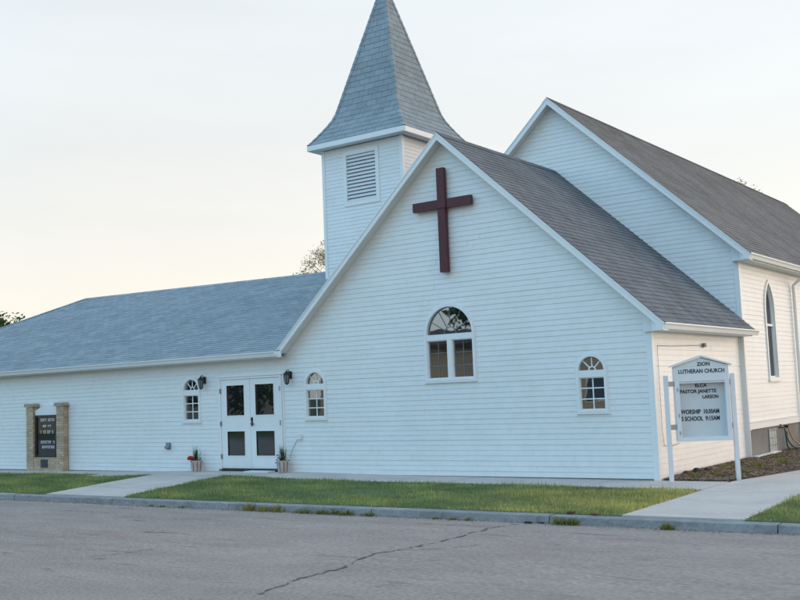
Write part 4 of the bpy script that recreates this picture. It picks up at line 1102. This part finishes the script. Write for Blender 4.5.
# fallen leaves / dark clods at the kerb
for i, (x, y, r, m_, lab) in enumerate(((.12, -5.02, .05, 'stone', 'dark clod lying in the gutter beside the weed clump'), (.30, -4.98, .04, 'stone', 'smaller dark clod lying in the gutter beside the weed clump'), (.62, -4.72, .05, 'stonered', 'brown leaf clump lying on the kerb at the lawn corner'), (1.0, -4.78, .035, 'stonered', 'small brown leaf clump on the kerb near the corner walk'))):
    b = B(); zr = road_z(y) if y < -4.95 else 0.02; ico(b, (x, y, zr + r * .25), r, jit=.3, sq=(1.5, .8, .45)); tag(build('clod', b, m_, origin=(x, y, zr)), lab, 'clod')
for i, (x, y, r, m_, lab) in enumerate(((.16, .95, .075, 'stonered', 'rust coloured stone beside the foundation behind the sign post'), (.22, 1.28, .10, 'stone', 'large black stone in the bark bed by the side wall'), (.30, 1.62, .07, 'stone', 'small black stone in the bark bed by the side wall'))):
    b = B(); ico(b, (x, y, .05 + r * .3), r, jit=.25, sq=(1, 1.2, .7)); tag(build('bed_stone', b, m_, origin=(x, y, .05)), lab, 'stone')
# white board on the ground
b = B(); b.box(.10, .22, 4.98, 6.75, .03, .095); tag(build('timber_edging', b, 'trim', origin=(.16, 5.8, .03)), 'white painted timber lying along the grey foundation', 'board')
# hose tangle by the tap
t = thing('garden_hose', (.14, 7.5, .05), 'dark green garden hose hanging from the tap to the bark bed', 'hose')
def curve_pts(pts, n=8):
    out = []; P_ = [Vector(p) for p in pts]; P_ = [P_[0]] + P_ + [P_[-1]]
    for i in range(1, len(P_) - 2):
        a, b_, c, d = P_[i - 1:i + 3]
        for k in range(n):
            s = k / n; out.append(.5 * ((2 * b_) + (c - a) * s + (2 * a - 5 * b_ + 4 * c - d) * s * s + (3 * b_ - a - 3 * c + d) * s ** 3))
    out.append(P_[-2]); return out
b = B(); b.tube(curve_pts([(.16, 7.15, .60), (.19, 7.22, .58), (.2, 7.25, .40), (.2, 7.35, .15), (.2, 7.7, .09), (.22, 8.3, .09), (.26, 8.9, .09), (.3, 8.4, .10), (.26, 7.7, .12), (.17, 7.5, .30), (.17, 7.45, .50)]), .017, 7); build('hose_run', b, 'hose', t, smooth=True)
b = B(); b.tube([(.07, 7.15, .60), (.17, 7.15, .60)], .018, 8); b.tube([(.12, 7.15, .60), (.12, 7.15, .66)], .010, 6); b.box(.095, .145, 7.13, 7.17, .66, .672); build('tap', b, 'stonered', t)
t = thing('yellow_hose', (.24, 8.3, .05), 'yellow hose looped over the green one by the foundation', 'hose')
b = B(); b.tube(curve_pts([(.16, 7.62, .60), (.18, 7.7, .42), (.19, 7.9, .28), (.21, 8.2, .17), (.24, 8.35, .13), (.27, 8.05, .12), (.3, 8.5, .12), (.3, 9.4, .11)]), .015, 7); build('hose_run', b, 'hosey', t, smooth=True)
b = B(); b.box(.075, .17, 7.59, 7.65, .57, .63); build('hook', b, 'stone', t)

# ================================================================== trees and far houses
def tree(base, h, crown_r, crown_z0, nclump, nleaf, leafm, label, seed, group=None, lsize=.13, sparse=0.0, trunk_r=.22, cat='tree', name='leafy_tree'):
    rg = random.Random(seed); bx, by, bz = base
    t = thing(name, base, label, cat, group)
    tb = B(); top = Vector((bx + rg.uniform(-.3, .3), by + rg.uniform(-.3, .3), bz + h * .9))
    pth = [Vector(base) + (top - Vector(base)) * (i / 8) + Vector((rg.uniform(-.12, .12), rg.uniform(-.12, .12), 0)) * (i > 0) for i in range(9)]
    pth[0].z -= .15
    tb.tube(pth, [trunk_r * (1.25 - 1.15 * i / 8) + .015 for i in range(9)], 8)
    lb = B(); cz = bz + crown_z0; ch = h - crown_z0
    for c in range(nclump):
        f = rg.random() ** .75; zc = cz + ch * f
        prof = math.sin(math.pi * min(1, .12 + .86 * f)) ** .6
        a = rg.uniform(0, 6.28); rr = crown_r * prof * math.sqrt(rg.uniform(.05, 1))
        C_ = Vector((bx + math.cos(a) * rr, by + math.sin(a) * rr, zc))
        i = min(7, max(2, int(8 * (zc - bz - rr * .6) / (h * .9)))); s0 = pth[i]
        mid = s0.lerp(C_, .55) + Vector((rg.uniform(-.2, .2), rg.uniform(-.2, .2), .15 * rr))
        if c % 2 == 0 or sparse > 0: tb.tube([s0, mid, C_], [trunk_r * .28, trunk_r * .16, .012], 5)
        cr_ = crown_r * rg.uniform(.16, .32); kk = rg.uniform(.7, 1.3)
        for l in range(nleaf):
            d = Vector((rg.gauss(0, 1), rg.gauss(0, 1), rg.gauss(0, .75)))
            p = C_ + d.normalized() * cr_ * rg.random() ** .45
            n = Vector((rg.gauss(0, 1), rg.gauss(0, 1), rg.gauss(0, 1) + .6)).normalized(); e = n.orthogonal().normalized() * lsize * rg.uniform(.5, 1.1); f2 = n.cross(e) * .55; k = kk * rg.uniform(.65, 1.35)
            lb.add([p - e, p - f2, p + e, p + f2], [(0, 1, 2, 3)], (k * rg.uniform(.9, 1.15), k, k * rg.uniform(.8, 1.1)))
    build('trunk', tb, 'bark', t)
    build('crown', lb, leafm, t, tint=True)
    return t
tree((-66.5, 30, -.16), 9.3, 3.9, 2.6, 70, 90, 'leaf', 'dense dark green tree standing beyond the low wing roof', 1, lsize=.22)
tree((-32.3, 31, -.16), 11.7, 2.2, 5.0, 60, 110, 'leafpale', 'thin pale half-bare tree rising between the wing roof and the steeple', 2, sparse=1, lsize=.065, trunk_r=.09)
tree((-9.5, 36, -.16), 12.1, 2.0, 6.0, 40, 90, 'leafpale', 'bare treetop just showing over the church ridge', 3, sparse=1, lsize=.07, trunk_r=.09)
tree((-2.4, 38, -.16), 11.75, 3.2, 3.6, 60, 140, 'leafpale', 'yellowing tree beyond the rear end of the church roof', 4, lsize=.10)
# across the street (seen in the window panes)
GA = 'trees across the street'
tree((-16.9, -24.5, 0), 10.5, 2.9, 4.4, 70, 90, 'leaf', 'broad green tree in front of the gabled house across the street', 11, GA, lsize=.2)
tree((-34.8, -24.0, 0), 9.5, 3.8, 1.2, 110, 110, 'leaf', 'low branched green tree beside the gabled house across the street', 12, GA, lsize=.2)
tree((-39.5, -24.5, 0), 8.0, 3.0, 1.2, 60, 70, 'leaf', 'round green tree between the two houses across the street', 13, GA, lsize=.2)
def house(x0, x1, y0, y1, he, hr, label, name='gabled_house'):
    """long house, ridge along X, eave to the street (y1 is the street side)"""
    t = thing(name, ((x0 + x1) / 2, (y0 + y1) / 2, 0), label, 'house', 'houses across the street')
    ym = (y0 + y1) / 2
    b = B(); b.prism([(y0, -.05), (y1, -.05), (y1, he), (ym, hr), (y0, he)], x0, x1, lambda s, z, d: (d, s, z)); build('wall', b, 'beigewall', t)
    sl = (hr - he) / (y1 - ym)
    for s_ in (-1, 1):
        ye = ym + s_ * ((y1 - y0) / 2 + .6); ze = he - .6 * sl
        b = B(); p = [(ym, hr + .02), (ye, ze + .02), (ye, ze + .24), (ym, hr + .24)]; b.prism(p, x0 - .5, x1 + .5, lambda a, z, d: (d, a, z)); build('roof_slope', b, 'brownroof', t)
    n = int((x1 - x0) / 3.6)
    for i in range(n):
        xx = x0 + (x1 - x0) * (i + .5) / n
        b = B(); b.ring([(xx - .7, 1.0), (xx + .7, 1.0), (xx + .7, 2.2), (xx - .7, 2.2)], [(xx - .62, 1.08), (xx + .62, 1.08), (xx + .62, 2.12), (xx - .62, 2.12)], y1 + .04, y1 - .02, lambda s, z, d: (s, d, z)); wn_ = build('window', b, 'trim', t)
        b = B(); b.box(xx - .62, xx + .62, y1 + .002, y1 + .014, 1.08, 2.12); build('pane', b, 'doorglass', wn_)
    return t
house(-30.0, -11.5, -37, -26.5, 4.0, 5.0, 'long beige house with low red brown roof across the street')
house(-58, -42.5, -37, -27, 3.1, 4.9, 'beige house with red brown roof beyond the round tree across the street')
house(-4, 12, -40, -30, 3.2, 5.0, 'beige house with red brown roof straight across from the corner walk')
